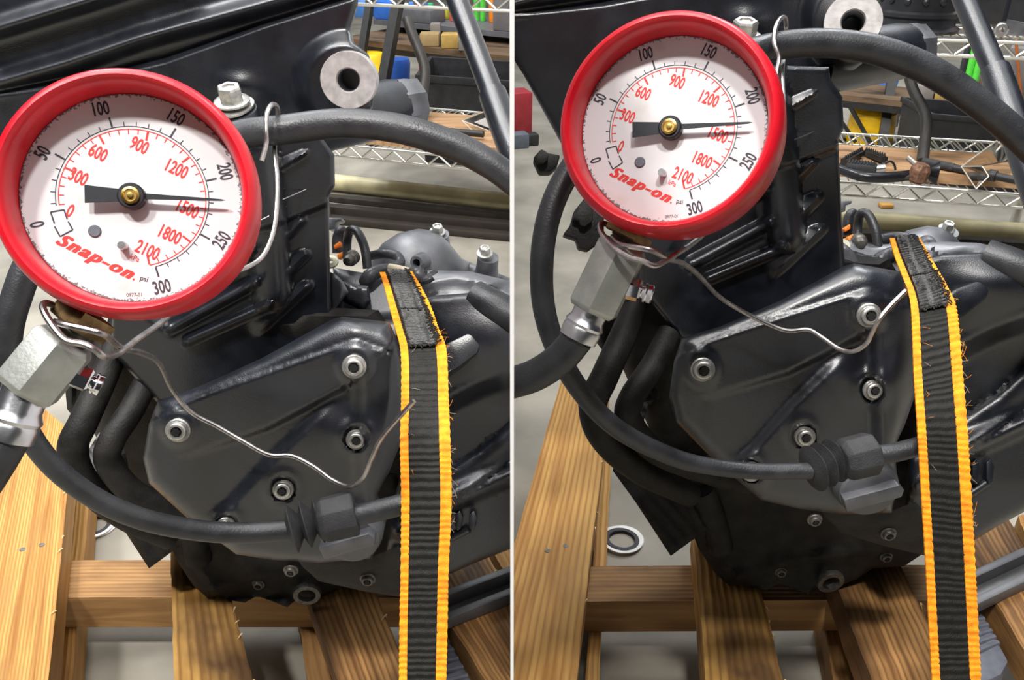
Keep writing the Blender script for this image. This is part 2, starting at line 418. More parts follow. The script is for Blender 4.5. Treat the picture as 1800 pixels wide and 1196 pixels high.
# ------------------------------------------------------------------ setting
def build_setting():
    n = 30
    v = []; f = []
    xs = np.linspace(-5, 5, n); ys = np.linspace(-2.5, 9, n)
    for y in ys:
        for x in xs: v.append((x, y, 0))
    f = [(j*n+i, j*n+i+1, (j+1)*n+i+1, (j+1)*n+i) for j in range(n-1) for i in range(n-1)]
    v2 = [(x, y, -.08) for x, y in ((-5, -2.5), (5, -2.5), (5, 9), (-5, 9))]
    m = M(); m.add((np.array(v), f)); m.add((np.array(v2), [(3, 2, 1, 0)]))
    o = obj('floor', m, K['floor']); tag(o, 'bare grey-tan concrete workshop floor', 'floor', kind='structure')
    HT = .00072
    b = M(); b.add(boxc((0, 4.36, 0), 2*HT, 8.18, .9))  # added panel seen edge-on, stands in for the white seam between the views
    o = obj('seam_divider', b, K['white']); tag(o, 'thin white upright divider added for the seam between the two bays', 'wall', kind='structure')
    return HT
HT = build_setting()
o = obj('wall_back', M().add(boxc((0, 9.05, 0), 10, .1, 3.2)), pm('grey_back_wall', (.36, .34, .31), .8)); tag(o, 'plain grey far workshop wall', 'wall', kind='structure')

STEM = {}
# ------------------------------------------------------------------ pressure gauge
def gauge(s):
    if s == 'L':
        B = P(221, 337, .36); D = P(235, 348, .377); Rb = S(226, .36)
        stemA, stemM, stemE = (135, 545, .392), (118, 596, .392), (42, 690, .384)
        fer = ((46, 688, .384), (12, 775, .379)); hosepts = [(14, 770, .379), (-12, 815, .375), (-50, 870, .37), (-110, 930, .37)]
        val = ((116, 654), (178, 680)); hw = 56; ferr = 41
        lab = 'red-rimmed round pressure gauge with crisp dial, hanging by a wire in the left half'
    else:
        B = P(1169.5, 214, .408); D = P(1181, 228, .426); Rb = S(201, .408)
        stemA, stemM, stemE = (1114, 395, .437), (1098, 428, .437), (1040, 548, .431)
        fer = ((1042, 540, .431), (1014, 598, .427)); hosepts = [(1016, 594, .427), (985, 630, .42), (940, 660, .41), (890, 676, .40), (840, 690, .4)]
        val = ((1086, 502, .425), (1146, 518, .42)); hw = 47; ferr = 33
        lab = 'red-rimmed round pressure gauge with paler dial, hanging by a wire in the right half'
    g = thing('pressure_gauge', B, lab, 'gauge', 'pressure gauges on both engines')
    n = unit(B-D)
    ex = unit(RT-n*np.dot(RT, n)); ey = np.cross(n, ex)
    dep = np.linalg.norm(B-D)
    k = Rb
    prof = [(.0, -dep-.004), (.80*k, -dep-.004), (.845*k, -dep-.0005), (.847*k, -dep), (.852*k, -dep*.6), (.862*k, -.0035), (.885*k, -.0006), (.912*k, .0006), (.94*k, 0), (.968*k, -.0022), (.988*k, -.0062), (.9985*k, -.011),
            (1.0*k, -.016), (.995*k, -.026), (.99*k, -.034), (.965*k, -.0385), (.9*k, -.041), (0, -.041)]
    obj('bezel', lathe(B, n, prof, 96), K['red'], g, smooth=60)
    Rd = .835*k
    toP = lambda u, v, l=0: D+ex*(u*Rd)+ey*(v*Rd)+n*l
    # dial plate as rings so that its worn rim can be told from its middle
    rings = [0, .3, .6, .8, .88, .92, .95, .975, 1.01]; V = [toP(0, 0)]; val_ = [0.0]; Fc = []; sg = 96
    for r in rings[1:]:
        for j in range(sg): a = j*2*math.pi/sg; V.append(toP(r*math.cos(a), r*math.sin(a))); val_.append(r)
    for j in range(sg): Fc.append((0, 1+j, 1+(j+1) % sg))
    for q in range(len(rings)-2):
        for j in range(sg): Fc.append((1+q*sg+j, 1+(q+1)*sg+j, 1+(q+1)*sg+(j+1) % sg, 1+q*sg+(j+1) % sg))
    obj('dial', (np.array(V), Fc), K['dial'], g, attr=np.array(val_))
    ink = M(); red = M(); LI = .00012
    ang = lambda psi: 195.4-psi*.8967
    def tick(m, a, r0, r1, wd, lift=LI):
        a = math.radians(a); c, sn = math.cos(a), math.sin(a); h = wd/2
        m.add((np.array([toP(c*r0-sn*h, sn*r0+c*h, lift), toP(c*r0+sn*h, sn*r0-c*h, lift), toP(c*r1+sn*h, sn*r1-c*h, lift), toP(c*r1-sn*h, sn*r1+c*h, lift)]), [(0, 1, 2, 3)]))
    def arc(m, a0, a1, r, wd):
        q = np.radians(np.linspace(a0, a1, 90)); V = [toP(math.cos(t)*rr, math.sin(t)*rr, LI) for t in q for rr in (r-wd/2, r+wd/2)]
        m.add((np.array(V), [(2*i, 2*i+1, 2*i+3, 2*i+2) for i in range(89)]))
    arc(ink, ang(8), ang(300), .695, .008); arc(red, ang(8), ang(304.6), .668, .009)
    for psi in range(10, 301, 10):
        mj = psi % 50 == 0; tick(ink, ang(psi), .70, .80 if mj else .74, .018 if mj else .009)
    for kp in range(60, 2101, 60):
        mj = kp % 300 == 0; tick(red, ang(kp/6.895), .662, .575 if mj else .62, .02 if mj else .010)
    # open box mark at the zero stop
    for a0, r0, a1, r1 in ((192.5, .755, 201, .755), (192.5, .635, 201, .635), (203, .765, 211, .765), (203, .635, 211, .635), (192.5, .635, 192.5, .755), (211, .635, 211, .765)):
        p = np.array((math.cos(math.radians(a0))*r0, math.sin(math.radians(a0))*r0)); q = np.array((math.cos(math.radians(a1))*r1, math.sin(math.radians(a1))*r1))
        d = unit(q-p); h = np.array((-d[1], d[0]))*.007
        ink.add((np.array([toP(*(p+h), LI), toP(*(q+h), LI), toP(*(q-h), LI), toP(*(p-h), LI)]), [(0, 1, 2, 3)]))
    for t, psi, rot in (('0', 0, 105), ('50', 50, 62), ('100', 100, 12), ('150', 150, -28), ('200', 200, -76), ('250', 250, 58), ('300', 300, 14)):
        a = math.radians(ang(psi)+(3 if psi < 300 else 0)); r = .90 if psi else .90
        ink.add(place_text(t, math.cos(a)*r, math.sin(a)*r, .135, rot, toP, .62, bold=.022, lift=LI))
    ink.add(place_text('psi', .09, -.795, .055, -16, toP, .95, bold=.01, lift=LI))
    ink.add(place_text('0977-01', .0, -.945, .035, 2, toP, .9, lift=LI))
    obj('black_scale', ink, K['print'], g)
    for t, u, v in (('0', -.565, -.145), ('300', -.49, .185), ('600', -.315, .425), ('900', .055, .515), ('1200', .40, .30), ('1500', .50, -.09), ('1800', .335, -.35), ('2100', .125, -.505)):
        red.add(place_text(t, u, v, .135, -25, toP, .62, bold=.022, lift=LI))
    red.add(place_text('kPa', .01, -.585, .055, -25, toP, .9, bold=.008, lift=LI))
    # maker's name, slanted heavy lettering
    for ox, oy in ((0, 0), (.008, -.004), (-.008, .004)):
        red.add(place_text('Snap-on', -.345+ox, -.595+oy, .16, -27, toP, 1.12, shear=.42, bold=.018, lift=LI+ox*.002))
    red.add(place_text('.', -.005, -.795, .02, 0, toP, 1, lift=LI))
    obj('red_scale', red, K['redprint'], g)
    # needle
    q = [(-.415, .085), (-.41, -.085), (-.10, -.055), (-.02, -.05), (.12, -.024), (.82, -.006), (.86, .004), (.82, .012), (.12, .032), (-.02, .055), (-.10, .062)]
    a = math.radians(-.8); q = [(x*math.cos(a)-y*math.sin(a), x*math.sin(a)+y*math.cos(a)) for x, y in q]
    nd = obj('needle', prism([toP(x, y, .0045) for x, y in q], n*.0009), K['blackpaint'], g)
    obj('hub', lathe(D, n, [(0, .001), (.125*Rd, .001), (.125*Rd, .0065), (.11*Rd, .0072), (0, .0072)], 32), K['blackpaint'], nd)
    obj('hub_cap', lathe(D, n, [(0, .0071), (.085*Rd, .0071), (.083*Rd, .0084), (.06*Rd, .0088), (.055*Rd, .0083), (.03*Rd, .0083), (.027*Rd, .0092), (0, .0094)], 28), K['brass'], nd)
    obj('stop_pin', lathe(toP(-.09, -.475), n, [(0, -.001), (.042*Rd, -.001), (.042*Rd, .0055), (.034*Rd, .0062), (0, .0062)], 16), K['steel'], g)
    obj('rubber_plug', lathe(toP(-.35, -.335), n, [(0, -.001), (.06*Rd, -.001), (.06*Rd, .0003), (.05*Rd, .0009), (0, .0009)], 22), K['shoe'], g)
    # brass block, thread, hexagonal coupling, ferrule
    pc = B-n*.024
    sdp = lambda x, y: float(planedepth(np.array([x], float), np.array([y], float), pc, n)[0])
    STEM[s] = sdp
    Ps = lambda q: P(q[0], q[1], sdp(q[0], q[1]))
    pA, pM, pE = Ps(stemA), Ps(stemM), Ps(stemE); ax = unit(pE-pM); dm = sdp(*stemM[:2])
    sq = S(hw*.92, dm)
    d0 = pM-pc; d0 = d0-n*np.dot(d0, n); lm = np.linalg.norm(d0); st_ = pM-ax*max(.006, (lm-.985*Rb)); bl = max(.004, np.dot(pM-st_, ax)-.006)
    obj('brass_block', lathe(st_, ax, [(0, 0), (sq, 0), (sq*1.02, .001), (sq*1.02, bl-.001), (sq*.96, bl), (0, bl)], 4, phase=.5), K['oldbrass'], g, smooth=20)
    th = [(0, 0)]; r0 = S(hw*.62, dm)
    for i in range(7): th += [(r0, i*.0017), (r0*.92, i*.0017+.0008)]
    obj('thread', lathe(pM-ax*.011, ax, th+[(0, .0125)], 24), K['darkbolt'], g)
    ln = np.linalg.norm(pE-pM); r = S(hw, dm)*1.04
    obj('hex_coupling', lathe(pM, ax, [(0, 0), (r*.86, 0), (r, .0025), (r, ln-.0025), (r*.88, ln), (0, ln)], 6, phase=.12, xref=CAM-pM), K['zinc'], g, smooth=25, bevel=.0006)
    f0, f1 = Ps(fer[0]), Ps(fer[1]); fa = unit(f1-f0); fl = np.linalg.norm(f1-f0); r = S(ferr, sdp(*fer[0][:2]))
    flute = lambda a: 1+.035*abs(math.sin(4*a))
    obj('ferrule', lathe(f0-fa*.004, fa, [(0, 0), (r*.9, 0), (r*.94, .002), (r*.9, fl*.55), (r*.98, fl*.64), (r*1.07, fl*.72), (r*1.0, fl*.8), (r*1.06, fl*.88), (r*1.02, fl+.003), (r*.8, fl+.004), (0, fl+.004)], 40, rfn=flute), K['alu'], g, smooth=30)
    obj('hose_end', tube([Ps(q) for q in hosepts], S(ferr*.88, sdp(*fer[1][:2])), 20), K['rubber'], g)
    v0, v1 = Ps(val[0]), Ps(val[1])-n*.003; va = unit(v1-v0); vl = np.linalg.norm(v1-v0); r = S(22 if s == 'L' else 20, sdp(*val[0][:2]))
    rv = obj('relief_valve', lathe(v0, va, [(0, 0), (r*.82, 0), (r, vl*.14), (r, vl*.60), (r*.84, vl*.66), (r*.5, vl*.67), (0, vl*.67)], 6, phase=.3), K['chrome'], g, smooth=20)
    obj('valve_tip', lathe(v0, va, [(0, vl*.64), (r*.55, vl*.66), (r*.6, vl*.74), (r*.86, vl*.75), (r*.9, vl*.80), (r*.8, vl*.84), (r*.84, vl*.88), (r*.88, vl*.96), (r*.7, vl), (r*.5, vl*1.0), (r*.4, vl*.94), (0, vl*.94)], 24), K['chrome'], rv)
    obj('bleed_hole', lathe(v0+va*vl*.36-FW*r*.80+UP*r*.3, -FW, [(0, -.001), (r*.14, -.001), (r*.14, .0007), (0, .0007)], 12), K['hole'], rv)
    # small printed ring of wire groove is the tie wire itself (a separate thing)
    return g

# ------------------------------------------------------------------ engine
NV = unit((0.0, -1.0, .10))
def bolt(mp, x, y, d, r, par, ax=None, m='bolt', hexh=False):
    ax = unit(ax) if ax is not None else unit((0, -1, .18)); c = pt(mp, x, y, d); R = S(r, d)
    if hexh:
        o = obj('hex_bolt', lathe(c, ax, [(0, 0), (R*1.35, 0), (R*1.35, R*.16), (R*1.2, R*.22), (R*.9, R*.24), (R*.9, R*.26), (0, R*.26)], 28), K[m], par)
        obj('bolt_head', lathe(c+ax*R*.2, ax, [(0, 0), (R*.95, 0), (R*.95, R*.95), (R*.84, R*1.1), (R*.55, R*1.1), (R*.5, R*.95), (0, R*.95)], 6, phase=.35), K[m], o, smooth=20)
        return o
    o = obj('bolt', lathe(c, ax, [(0, 0), (R, 0), (R*1.02, R*.22), (R*.93, R*.34), (R*.80, R*.36), (R*.78, R*.62), (R*.70, R*.74), (R*.52, R*.80), (R*.46, R*.78), (R*.40, R*.45), (0, R*.40)], 32), K[m], par, smooth=40)
    lob = lambda a: 1+.16*math.cos(6*a)
    obj('socket', lathe(c+ax*R*.5, ax, [(0, 0), (R*.32, 0), (R*.32, R*.295), (0, R*.30)], 36, rfn=lob), K['hole'], o)  # black plug stands in for the shaded recess
    return o

def engine(s):
    mp = MAPS[s]; fr = mp['front']
    base = G(420 if s == 'L' else 1390, 1000, .14)
    lab = ('black motorcycle engine with grey ring boss, strapped down on the pallet in the left half' if s == 'L' else
           'black motorcycle engine with lit crankcase bolts, strapped down on the pallet in the right half')
    e = thing('motorcycle_engine', base, lab, 'engine', 'motorcycle engines on pallets')
    pl = lambda x, y, d, n=NV: (x, y, d, n)
    # dark body behind everything
    relief('crankcase', [(150, 600), (300, 590), (560, 540), (665, 545), (700, 600), (760, 640), (760, 900), (740, 985), (620, 1000), (560, 1010), (420, 1005), (330, 985), (280, 940), (215, 870), (165, 760)], None, pl(450, 800, .80, unit((0, -1, -.25))), fr, K['castlow'], e, step=16, thick=.12, edge=(40, 40))
    # ---- upper casting with the long ribs
    def hf(X, Y):
        h = np.zeros(X.shape)
        l1 = [(-40, 60), (170, -4), (300, -48)]; l2 = [(-40, 156), (120, 110), (250, 66), (460, 8), (640, -42)]; l3 = [(-40, 172), (150, 140), (290, 108), (460, 46), (640, -10)]
        d, sd, t = segd(X, Y, l3); h -= 20*sm(6, -10, np.where(sd > 0, d, -d))           # step down above the face
        d, sd, t = segd(X, Y, l2); h += 30*np.exp(-(d/15)**2)
        d, sd, t = segd(X, Y, l1); h += 28*np.exp(-(d/15)**2)
        r = np.hypot(X-606, Y-146); h += 34*sm(98, 62, r)
        h += 12*np.exp(-(((X-420)/34)**2+((Y-150)/22)**2))
        return h
    relief('frame_casting', [(-60, -60), (650, -60), (630, -10), (629, 10), (617, 50), (622, 74), (648, 96), (664, 140), (655, 190), (610, 225), (560, 236), (470, 230), (425, 250), (330, 260), (200, 420), (75, 400), (0, 270), (-60, 180)], hf,
           pl(300, 150, .67, unit((0, -1, .02))), fr, K['cast'], e, step=3.6, thick=.03, edge=(12, 12), smooth=70)
    nb = unit((.06, -1, .16)) if s == 'L' else unit((-.36, -1, .30))
    c = pt(fr, 612, 141, .628); R = S(49, .628)
    ring = obj('machined_boss', lathe(c, nb, [(R*.40, -.002), (R*.44, 0), (R*.985, 0), (R*1.0, -.0012), (R*1.0, -.024), (R*.40, -.024), (R*.40, -.002)], 56), K['machined'], e)
    thd = [(R*.40, -.040)]
    for i in range(9): thd += [(R*.40, -.038+i*.0038), (R*.36, -.0365+i*.0038)]
    obj('threaded_hole', lathe(c, nb, thd+[(R*.395, -.003), (R*.405, -.003), (R*.405, -.041)], 32), K['steel'], ring)
    obj('hole_bottom', lathe(c, nb, [(0, -.041), (R*.42, -.041), (R*.42, -.039), (0, -.039)], 24), K['hole'], ring)
    # cross tube with its hexagonal end
    a = pt(fr, 530, 224, .70); b = pt(fr, 704, 186, .745); ax = unit(b-a); ln = np.linalg.norm(b-a); R = S(50, .72)
    obj('cross_tube', lathe(a, ax, [(0, 0), (R, 0), (R, ln*.9), (R*.94, ln), (0, ln)], 40), K['cast'], e)
    obj('hex_plug', lathe(b, ax, [(0, -.002), (R*.98, -.002), (R*.99, .004), (R*.93, .010), (R*.90, .017), (R*.75, .019), (0, .019)], 8, phase=.2), K['cast2'], e, smooth=20)
    # bolt post under the hex bolt
    c = pt(fr, 410, 192, .615); R = S(44, .615)
    obj('bolt_post', lathe(c, (0, -.25, 1), [(0, -.05), (R*1.04, -.05), (R*.98, -.002), (R*.92, 0), (0, 0)], 32), K['cast'], e)
    wv = lambda a: 1+.10*math.cos(2*a+.6)
    hb = bolt(fr, 408, 180, .612, 23, e, (0, -.25, 1), hexh=True)
    obj('washer', lathe(pt(fr, 410, 189, .614), (0, -.25, 1), [(R*.4, 0), (R*.86, 0), (R*.86, .0014), (R*.4, .0014)], 32, rfn=wv), K['bolt'], hb)
    # ---- finned cylinder
    def hc(X, Y):
        h = np.zeros(X.shape)
        # head overhang above the joint
        d, sd, t = segd(X, Y, [(380, 392), (480, 366), (590, 322)])
        h += 12*sm(34, 26, np.where(sd > 0, d, -d))
        # upright pillar
        d, sd, t = segd(X, Y, [(455, 268), (470, 400), (478, 515)])
        wp = 36; h += 40*np.sqrt(np.clip(1-(d/wp)**2, 0, 1))
        # fins to the right of the pillar: wedge with an upper face that catches light
        for (x0, y0), (x1, y1), w_, hh in (((492, 418), (534, 376), 22, 19), ((496, 480), (540, 436), 23, 21), ((496, 536), (546, 490), 23, 21), ((466, 305), (547, 256), 28, 26), ((452, 236), (516, 198), 24, 22)):
            dx, dy = x1-x0, y1-y0; l = math.hypot(dx, dy); ux, uy = dx/l, dy/l
            a_ = ((X-x0)*ux+(Y-y0)*uy)/l; q = -(X-x0)*uy+(Y-y0)*ux          # q>0 below the line
            we = w_*1.25*np.sqrt(np.clip(1.0-a_, 0.001, 1))
            up_ = np.clip(1+(q-5)/we, 0, 1)
            prof = np.where(q < 5, up_, np.clip(1-(q-5)/11, 0, 1))*sm(1.02, .8, a_)*sm(-1.2, -.6, a_)
            h = np.maximum(h, hh*prof+np.minimum(h, 12)*.0)
        # fins left of the pillar
        for (x0, y0), (x1, y1), w_, hh in (((300, 575), (446, 496), 14, 34), ((330, 600), (470, 538), 12, 26), ((380, 470), (440, 440), 14, 30)):
            d, sd, t = segd(X, Y, [(x0, y0), (x1, y1)])
            h += hh*sm(w_, w_*.2, d)
        # recess between fins
        h -= 16*sm(0, 30, sdist(X, Y, [(430, 250), (452, 250), (452, 520), (300, 600), (250, 560), (330, 430)]))
        return h
    relief('cylinder', [(200, 470), (330, 225), (450, 225), (565, 222), (567, 243), (588, 272), (589, 326), (578, 346), (580, 480), (584, 592), (560, 602), (350, 702), (276, 708), (196, 618)], hc,
           pl(480, 450, .668, unit((.05 if s == 'L' else -.05, -1, .02))), fr, K['cast'], e, step=3.6, thick=.10, edge=(9, 9), smooth=60)
    obj('head_gasket', tube([pt(fr, 497, 351, .632), pt(fr, 540, 332, .641), pt(fr, 588, 311, .648)], S(1.1, .64), 6), K['steel'], e)
    obj('head_gasket', tube([pt(fr, 436, 391, .622), pt(fr, 455, 388, .615), pt(fr, 473, 380, .618)], S(.9, .62), 6), K['steel'], e)
    # ---- side cover with the bolts
    E = [(300, 722), (352, 700), (600, 612), (625, 604), (650, 614), (720, 634)]
    def hs(X, Y):
        h = np.zeros(X.shape)
        d, sd, t = segd(X, Y, E); up = np.where(sd < 0, d, -d); h -= 62*sm(2, 105, up)+8*sm(0, 8, up)
        # stepped recess below the raised band
        Sx = [(330, 800), (470, 752), (602, 682)]
        d, sd, t = segd(X, Y, Sx); dn = np.where(sd > 0, d, -d)
        h -= (4+24*np.clip((X-320)/290, 0, 1))*sm(-4, 8, dn)*sm(650, 612, X)*sm(300, 330, X)
        # inclined facet running down to the left
        Fx = [(385, 905), (470, 812), (612, 678)]
        d, sd, t = segd(X, Y, Fx); rt = np.where(sd > 0, d, -d)
        h += 20*sm(-13, 13, rt)*sm(60, 130, np.hypot(X-623, Y-642))
        h -= 18*sm(14, 170, rt)
        for bx, by, r in ((623, 642, 34), (314, 754, 32)):
            h += 9*sm(r+8, r-10, np.hypot(X-bx, Y-by))
        for bx, by, r in ((627, 771, 23), (498, 859, 23), (398, 925, 22)):
            rr = np.hypot(X-bx, Y-by); h -= 9*sm(r, r-4, rr); h += 5*sm(r+22, r+2, rr)*sm(r-2, r+2, rr)
        # right hand flange falls away
        h -= 20*sm(676, 712, X+.12*(Y-700))
        return h
    relief('side_cover', [(277, 706), (300, 697), (350, 680), (460, 630), (583, 562), (600, 557), (684, 566), (700, 600), (708, 632), (712, 690), (706, 775), (684, 830), (664, 868), (668, 930), (655, 982), (560, 990), (480, 985), (415, 975), (330, 912), (262, 850), (251, 806), (262, 745)], hs,
           pl(480, 770, .62, NV), fr, K['cast'], e, step=5, thick=.05, edge=(24, 26), smooth=60)
    ba = unit((.10, -1, .34)) if s == 'L' else unit((-.06, -1, .34))
    sc = SURF['side_cover']
    for x, y, r in ((623, 644, 21), (314, 756, 21), (627, 772, 18), (498, 860, 18.5), (398, 926, 18)):
        bolt(fr, x, y, sc(x, y)-.0015, r, e, ba)
    # oil filler cap with its bar grip
    dcap = sc(618, 940)-.014; c = pt(fr, 615, 946, dcap); R = S(53, dcap); an = unit((0, -1, .05))
    cap = obj('filler_cap', lathe(c, an, [(0, -.03), (R*1.05, -.03), (R*1.05, -.006), (R*1.0, -.004), (R*.98, 0), (R*.90, .002), (0, .0035)], 48), K['cast2'], e)  # lighter casting colour stands in for reflected light on the cap
    x_, y_, _ = frame_of(an); u = unit(np.cross(an, (0, 0, 1))); u = unit(-u*.94+np.array((0, 0, .34))); v2 = unit(np.cross(an, u))
    q = [u*a_+v2*b_ for a_, b_ in ((-R*.95, -R*.26), (R*.85, -R*.26), (R*.98, 0), (R*.85, R*.26), (-R*.95, R*.26))]
    obj('cap_grip', prism([c+p_+an*.0105 for p_ in q], -an*.011), K['cast2'], cap, bevel=.0015)
    # lower flange with three bolts
    relief('lower_flange', [(505, 950), (570, 975), (640, 985), (700, 960), (735, 1000), (735, 1055), (640, 1040), (560, 1022), (530, 995)], None, pl(600, 1000, .70, unit((0, -1, -.35))), fr, K['castlow'], e, step=9, thick=.04, edge=(9, 9))
    # sump: rough low casting with lumps, seen from above and in shade
    def hl(X, Y):
        h = np.zeros(X.shape)
        for x, y, r, k in ((455, 1010, 24, 16), (300, 960, 40, 20), (530, 1040, 34, 22), (372, 1050, 26, 14), (620, 960, 44, 16), (420, 940, 50, -16), (560, 930, 60, -24), (330, 890, 30, -10)):
            h += k*np.exp(-((X-x)**2+(Y-y)**2)/(r*r))
        h += ridge(X, Y, [(290, 900), (380, 1040)], 8, 10)+ridge(X, Y, [(360, 1040), (520, 1000)], 9, 9)+ridge(X, Y, [(520, 1000), (680, 985)], 9, 9)
        return h
    relief('sump', [(262, 860), (330, 820), (700, 830), (730, 960), (722, 985), (672, 1018), (616, 1022), (590, 1040), (560, 1052), (520, 1055), (505, 1068), (480, 1058), (452, 1048), (430, 1060), (405, 1056), (385, 1050), (365, 1052), (340, 1030), (310, 985)], hl,
           pl(500, 1040, .915, unit((0, -1, -.12))), mp['low'], K['castlow'], e, step=7, thick=.12, edge=(12, 12))
    lf, su, lo_ = SURF['lower_flange'], SURF['sump'], mp['low']
    bolt(fr, 647, 1016, lf(647, 1016), 14, e, (0, -1, -.1), 'darkbolt'); bolt(fr, 512, 1001, lf(535, 995)-.01, 13, e, (0, -1, -.1), 'darkbolt')
    bolt(lo_, 640, 1000, su(640, 1000), 11, e, (0, -1, -.1), 'darkbolt'); bolt(lo_, 455, 1026, su(455, 1026), 11, e, (0, -1, -.1), 'darkbolt')
    c = pt(lo_, 540, 1040, su(540, 1035)-.004); R = S(24, .93)
    obj('drain_ring', lathe(c, (.1, -.9, -.1), [(R*.62, 0), (R*.95, 0), (R, .002), (R*.95, .006), (R*.62, .006)], 36), K['darkbolt'], e)
    # oil cooler slab and pipes on the left
    relief('oil_cooler', [(168, 800), (230, 830), (330, 950), (262, 1000), (200, 905), (160, 850)], lambda X, Y: 2.5*np.sin((X*.75-Y*.65)/3.2), pl(250, 930, .86, unit((-.2, -1, .25))), mp['low'], K['castlow'], e, step=5, thick=.05, edge=(4, 3))
    lo = mp['low']
    for pts_, r in (([(215, 560, .74), (192, 640, .72), (150, 735, .70), (128, 790, .70), (150, 850, .72), (215, 905, .76), (300, 945, .80)], 25),
                    ([(262, 660, .73), (232, 720, .715), (196, 775, .705), (192, 815, .71), (240, 870, .73), (330, 905, .76), (400, 925, .78)], 23)):
        mpp = fr if s == 'L' else (lambda X, Y: (np.asarray(X)+914, np.asarray(Y)-75))
        obj('coolant_pipe', tube([pt(mpp, x, y, d) for x, y, d in pts_], [S(r*.9, .72), S(r, .72), S(r, .72)], 18), K['castlow'], e)
    obj('drain_pipe', tube([pt(lo, 315, 880, .84), pt(lo, 335, 930, .86), pt(lo, 350, 985, .88)], S(23, .87), 16), K['castlow'], e)
    relief('rear_cover', [(110, 640), (150, 560), (215, 600), (240, 700), (230, 760), (150, 760), (118, 720)], lambda X, Y: -14*sm(44, 30, np.hypot(X-165, Y-690)), pl(170, 680, .80, NV), fr, K['castlow'], e, step=8, thick=.03, edge=(16, 16))
    # small clamp block showing between the pipes
    mpp = fr if s == 'L' else (lambda X, Y: (np.asarray(X)+945, np.asarray(Y)-55))
    obj('hose_clamp', prism([pt(mpp, x, y, .79) for x, y in ((176, 757), (196, 760), (186, 800), (178, 832), (158, 826), (148, 802))], FW*.03), pm('scuffed_bracket', (.15, .15, .15), .45, .3, var=.8, vscale=160), e, bevel=.001)
    obj('banjo_bolt', lathe(pt(fr, 222, 805, .76), (-1, -.6, 0), [(0, 0), (S(16, .76), 0), (S(16, .76), .006), (S(8, .76), .007), (S(7, .76), .014), (0, .015)], 6), K['castlow'], e, smooth=20)
    # ---- clutch cover on the right, with curved ribs
    cl = mp['clutch']
    R1 = [(690, 790), (735, 738), (790, 697), (840, 672), (900, 650), (980, 632)]
    R2 = [(770, 868), (815, 838), (860, 808), (905, 770), (980, 690)]
    R3 = [(700, 930), (790, 882), (850, 855), (900, 832), (980, 806)]
    def hk(X, Y):
        h = 46*np.exp(-(((X-880)/125)**2+((Y-600)/78)**2))
        d, sd, t = segd(X, Y, R1); dn = np.where(sd > 0, d, -d); h -= 44*sm(-6, 34, dn); h += 5*np.exp(-(dn/7)**2)
        h += 24*np.sqrt(np.clip(1-(segd(X, Y, R2)[0]/26)**2, 0, 1))
        d, sd, t = segd(X, Y, R3); dn = np.where(sd > 0, d, -d); h += 40*sm(-34, 4, dn); h -= 34*sm(6, 24, dn)
        h -= .12*np.maximum(0, Y-930)
        return h
    relief('clutch_cover', [(690, 545), (760, 520), (830, 515), (990, 560), (990, 925), (896, 966), (840, 988), (795, 1008), (700, 1030), (676, 985), (690, 880), (716, 800), (716, 660), (700, 620)], hk,
           pl(800, 750, .735, unit((.0, -1, .22))), cl, K['cast'], e, step=6, thick=.06, edge=(12, 12), smooth=60)
    obj('lug', prism([pt(cl, x, y, SURF['clutch_cover'](800, 625)-.010) for x, y in ((770, 612), (785, 603), (821, 586), (832, 587), (845, 606), (839, 621), (806, 646), (788, 657), (760, 662))], (FW*.9-UP*.15)*.05), K['cast'], e, bevel=.0035)
    obj('cover_boss', tube([pt(cl, x, y, SURF['clutch_cover'](x, y)-.002) for x, y in ((770, 955), (800, 942), (824, 930))], S(9, .65), 12), K['cast'], e)
    for x in (806, 831):
        obj('cast_tab', prism([pt(cl, x+a_, y, SURF['clutch_cover'](x, 925)-.008) for a_, y in ((-6, 905), (2, 898), (8, 910), (4, 930), (-2, 934), (-7, 925))], FW*.02), K['cast'], e, bevel=.001)
    # upper cover, raised dome, posts
    up = mp['upper']
    def hu(X, Y):
        d, sd, t = segd(X, Y, [(640, 560), (760, 545), (830, 520), (870, 500), (950, 470)]); dn = np.where(sd > 0, d, -d)
        h = -16*sm(-4, 12, dn)
        d, sd, t = segd(X, Y, [(740, 500), (800, 488), (860, 500), (960, 560)]); h += 10*np.exp(-(d/9)**2)
        return h
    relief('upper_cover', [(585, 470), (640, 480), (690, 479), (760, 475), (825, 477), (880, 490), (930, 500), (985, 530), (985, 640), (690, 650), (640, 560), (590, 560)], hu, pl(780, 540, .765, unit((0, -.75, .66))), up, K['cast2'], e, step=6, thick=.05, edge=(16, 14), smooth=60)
    dm = mp['dome']
    relief('cover_dome', [(640, 500), (652, 455), (672, 428), (700, 410), (735, 402), (768, 406), (790, 428), (812, 455), (860, 475), (900, 490), (940, 520), (900, 540), (660, 540)],
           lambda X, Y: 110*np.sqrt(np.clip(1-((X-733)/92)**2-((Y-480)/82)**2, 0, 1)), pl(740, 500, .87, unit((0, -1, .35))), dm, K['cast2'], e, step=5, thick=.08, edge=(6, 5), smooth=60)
    c = pt(dm, 858, 452, .83); R = S(17, .83)
    obj('bolt_boss', lathe(c, (.1, -.25, 1), [(0, -.05), (R*1.7, -.05), (R*1.15, -.012), (R*1.1, 0), (0, 0)], 24), K['cast2'], e)
    bolt(dm, 852, 446, .825, 10.5, e, (.05, -.3, 1), hexh=True)
    c = pt(dm, 772, 412, .85); R = S(16, .85)
    obj('bolt_boss', lathe(c, (0, -.3, 1), [(0, -.04), (R*1.2, -.04), (R*1.1, 0), (0, 0)], 20), K['cast2'], e)
    bolt(dm, 769, 408, .848, 10.5, e, (.05, -.3, 1), hexh=True)
    # eye tab
    tp = mp['hose']
    c = pt(tp, 734, 462, .79); R = S(13, .79)
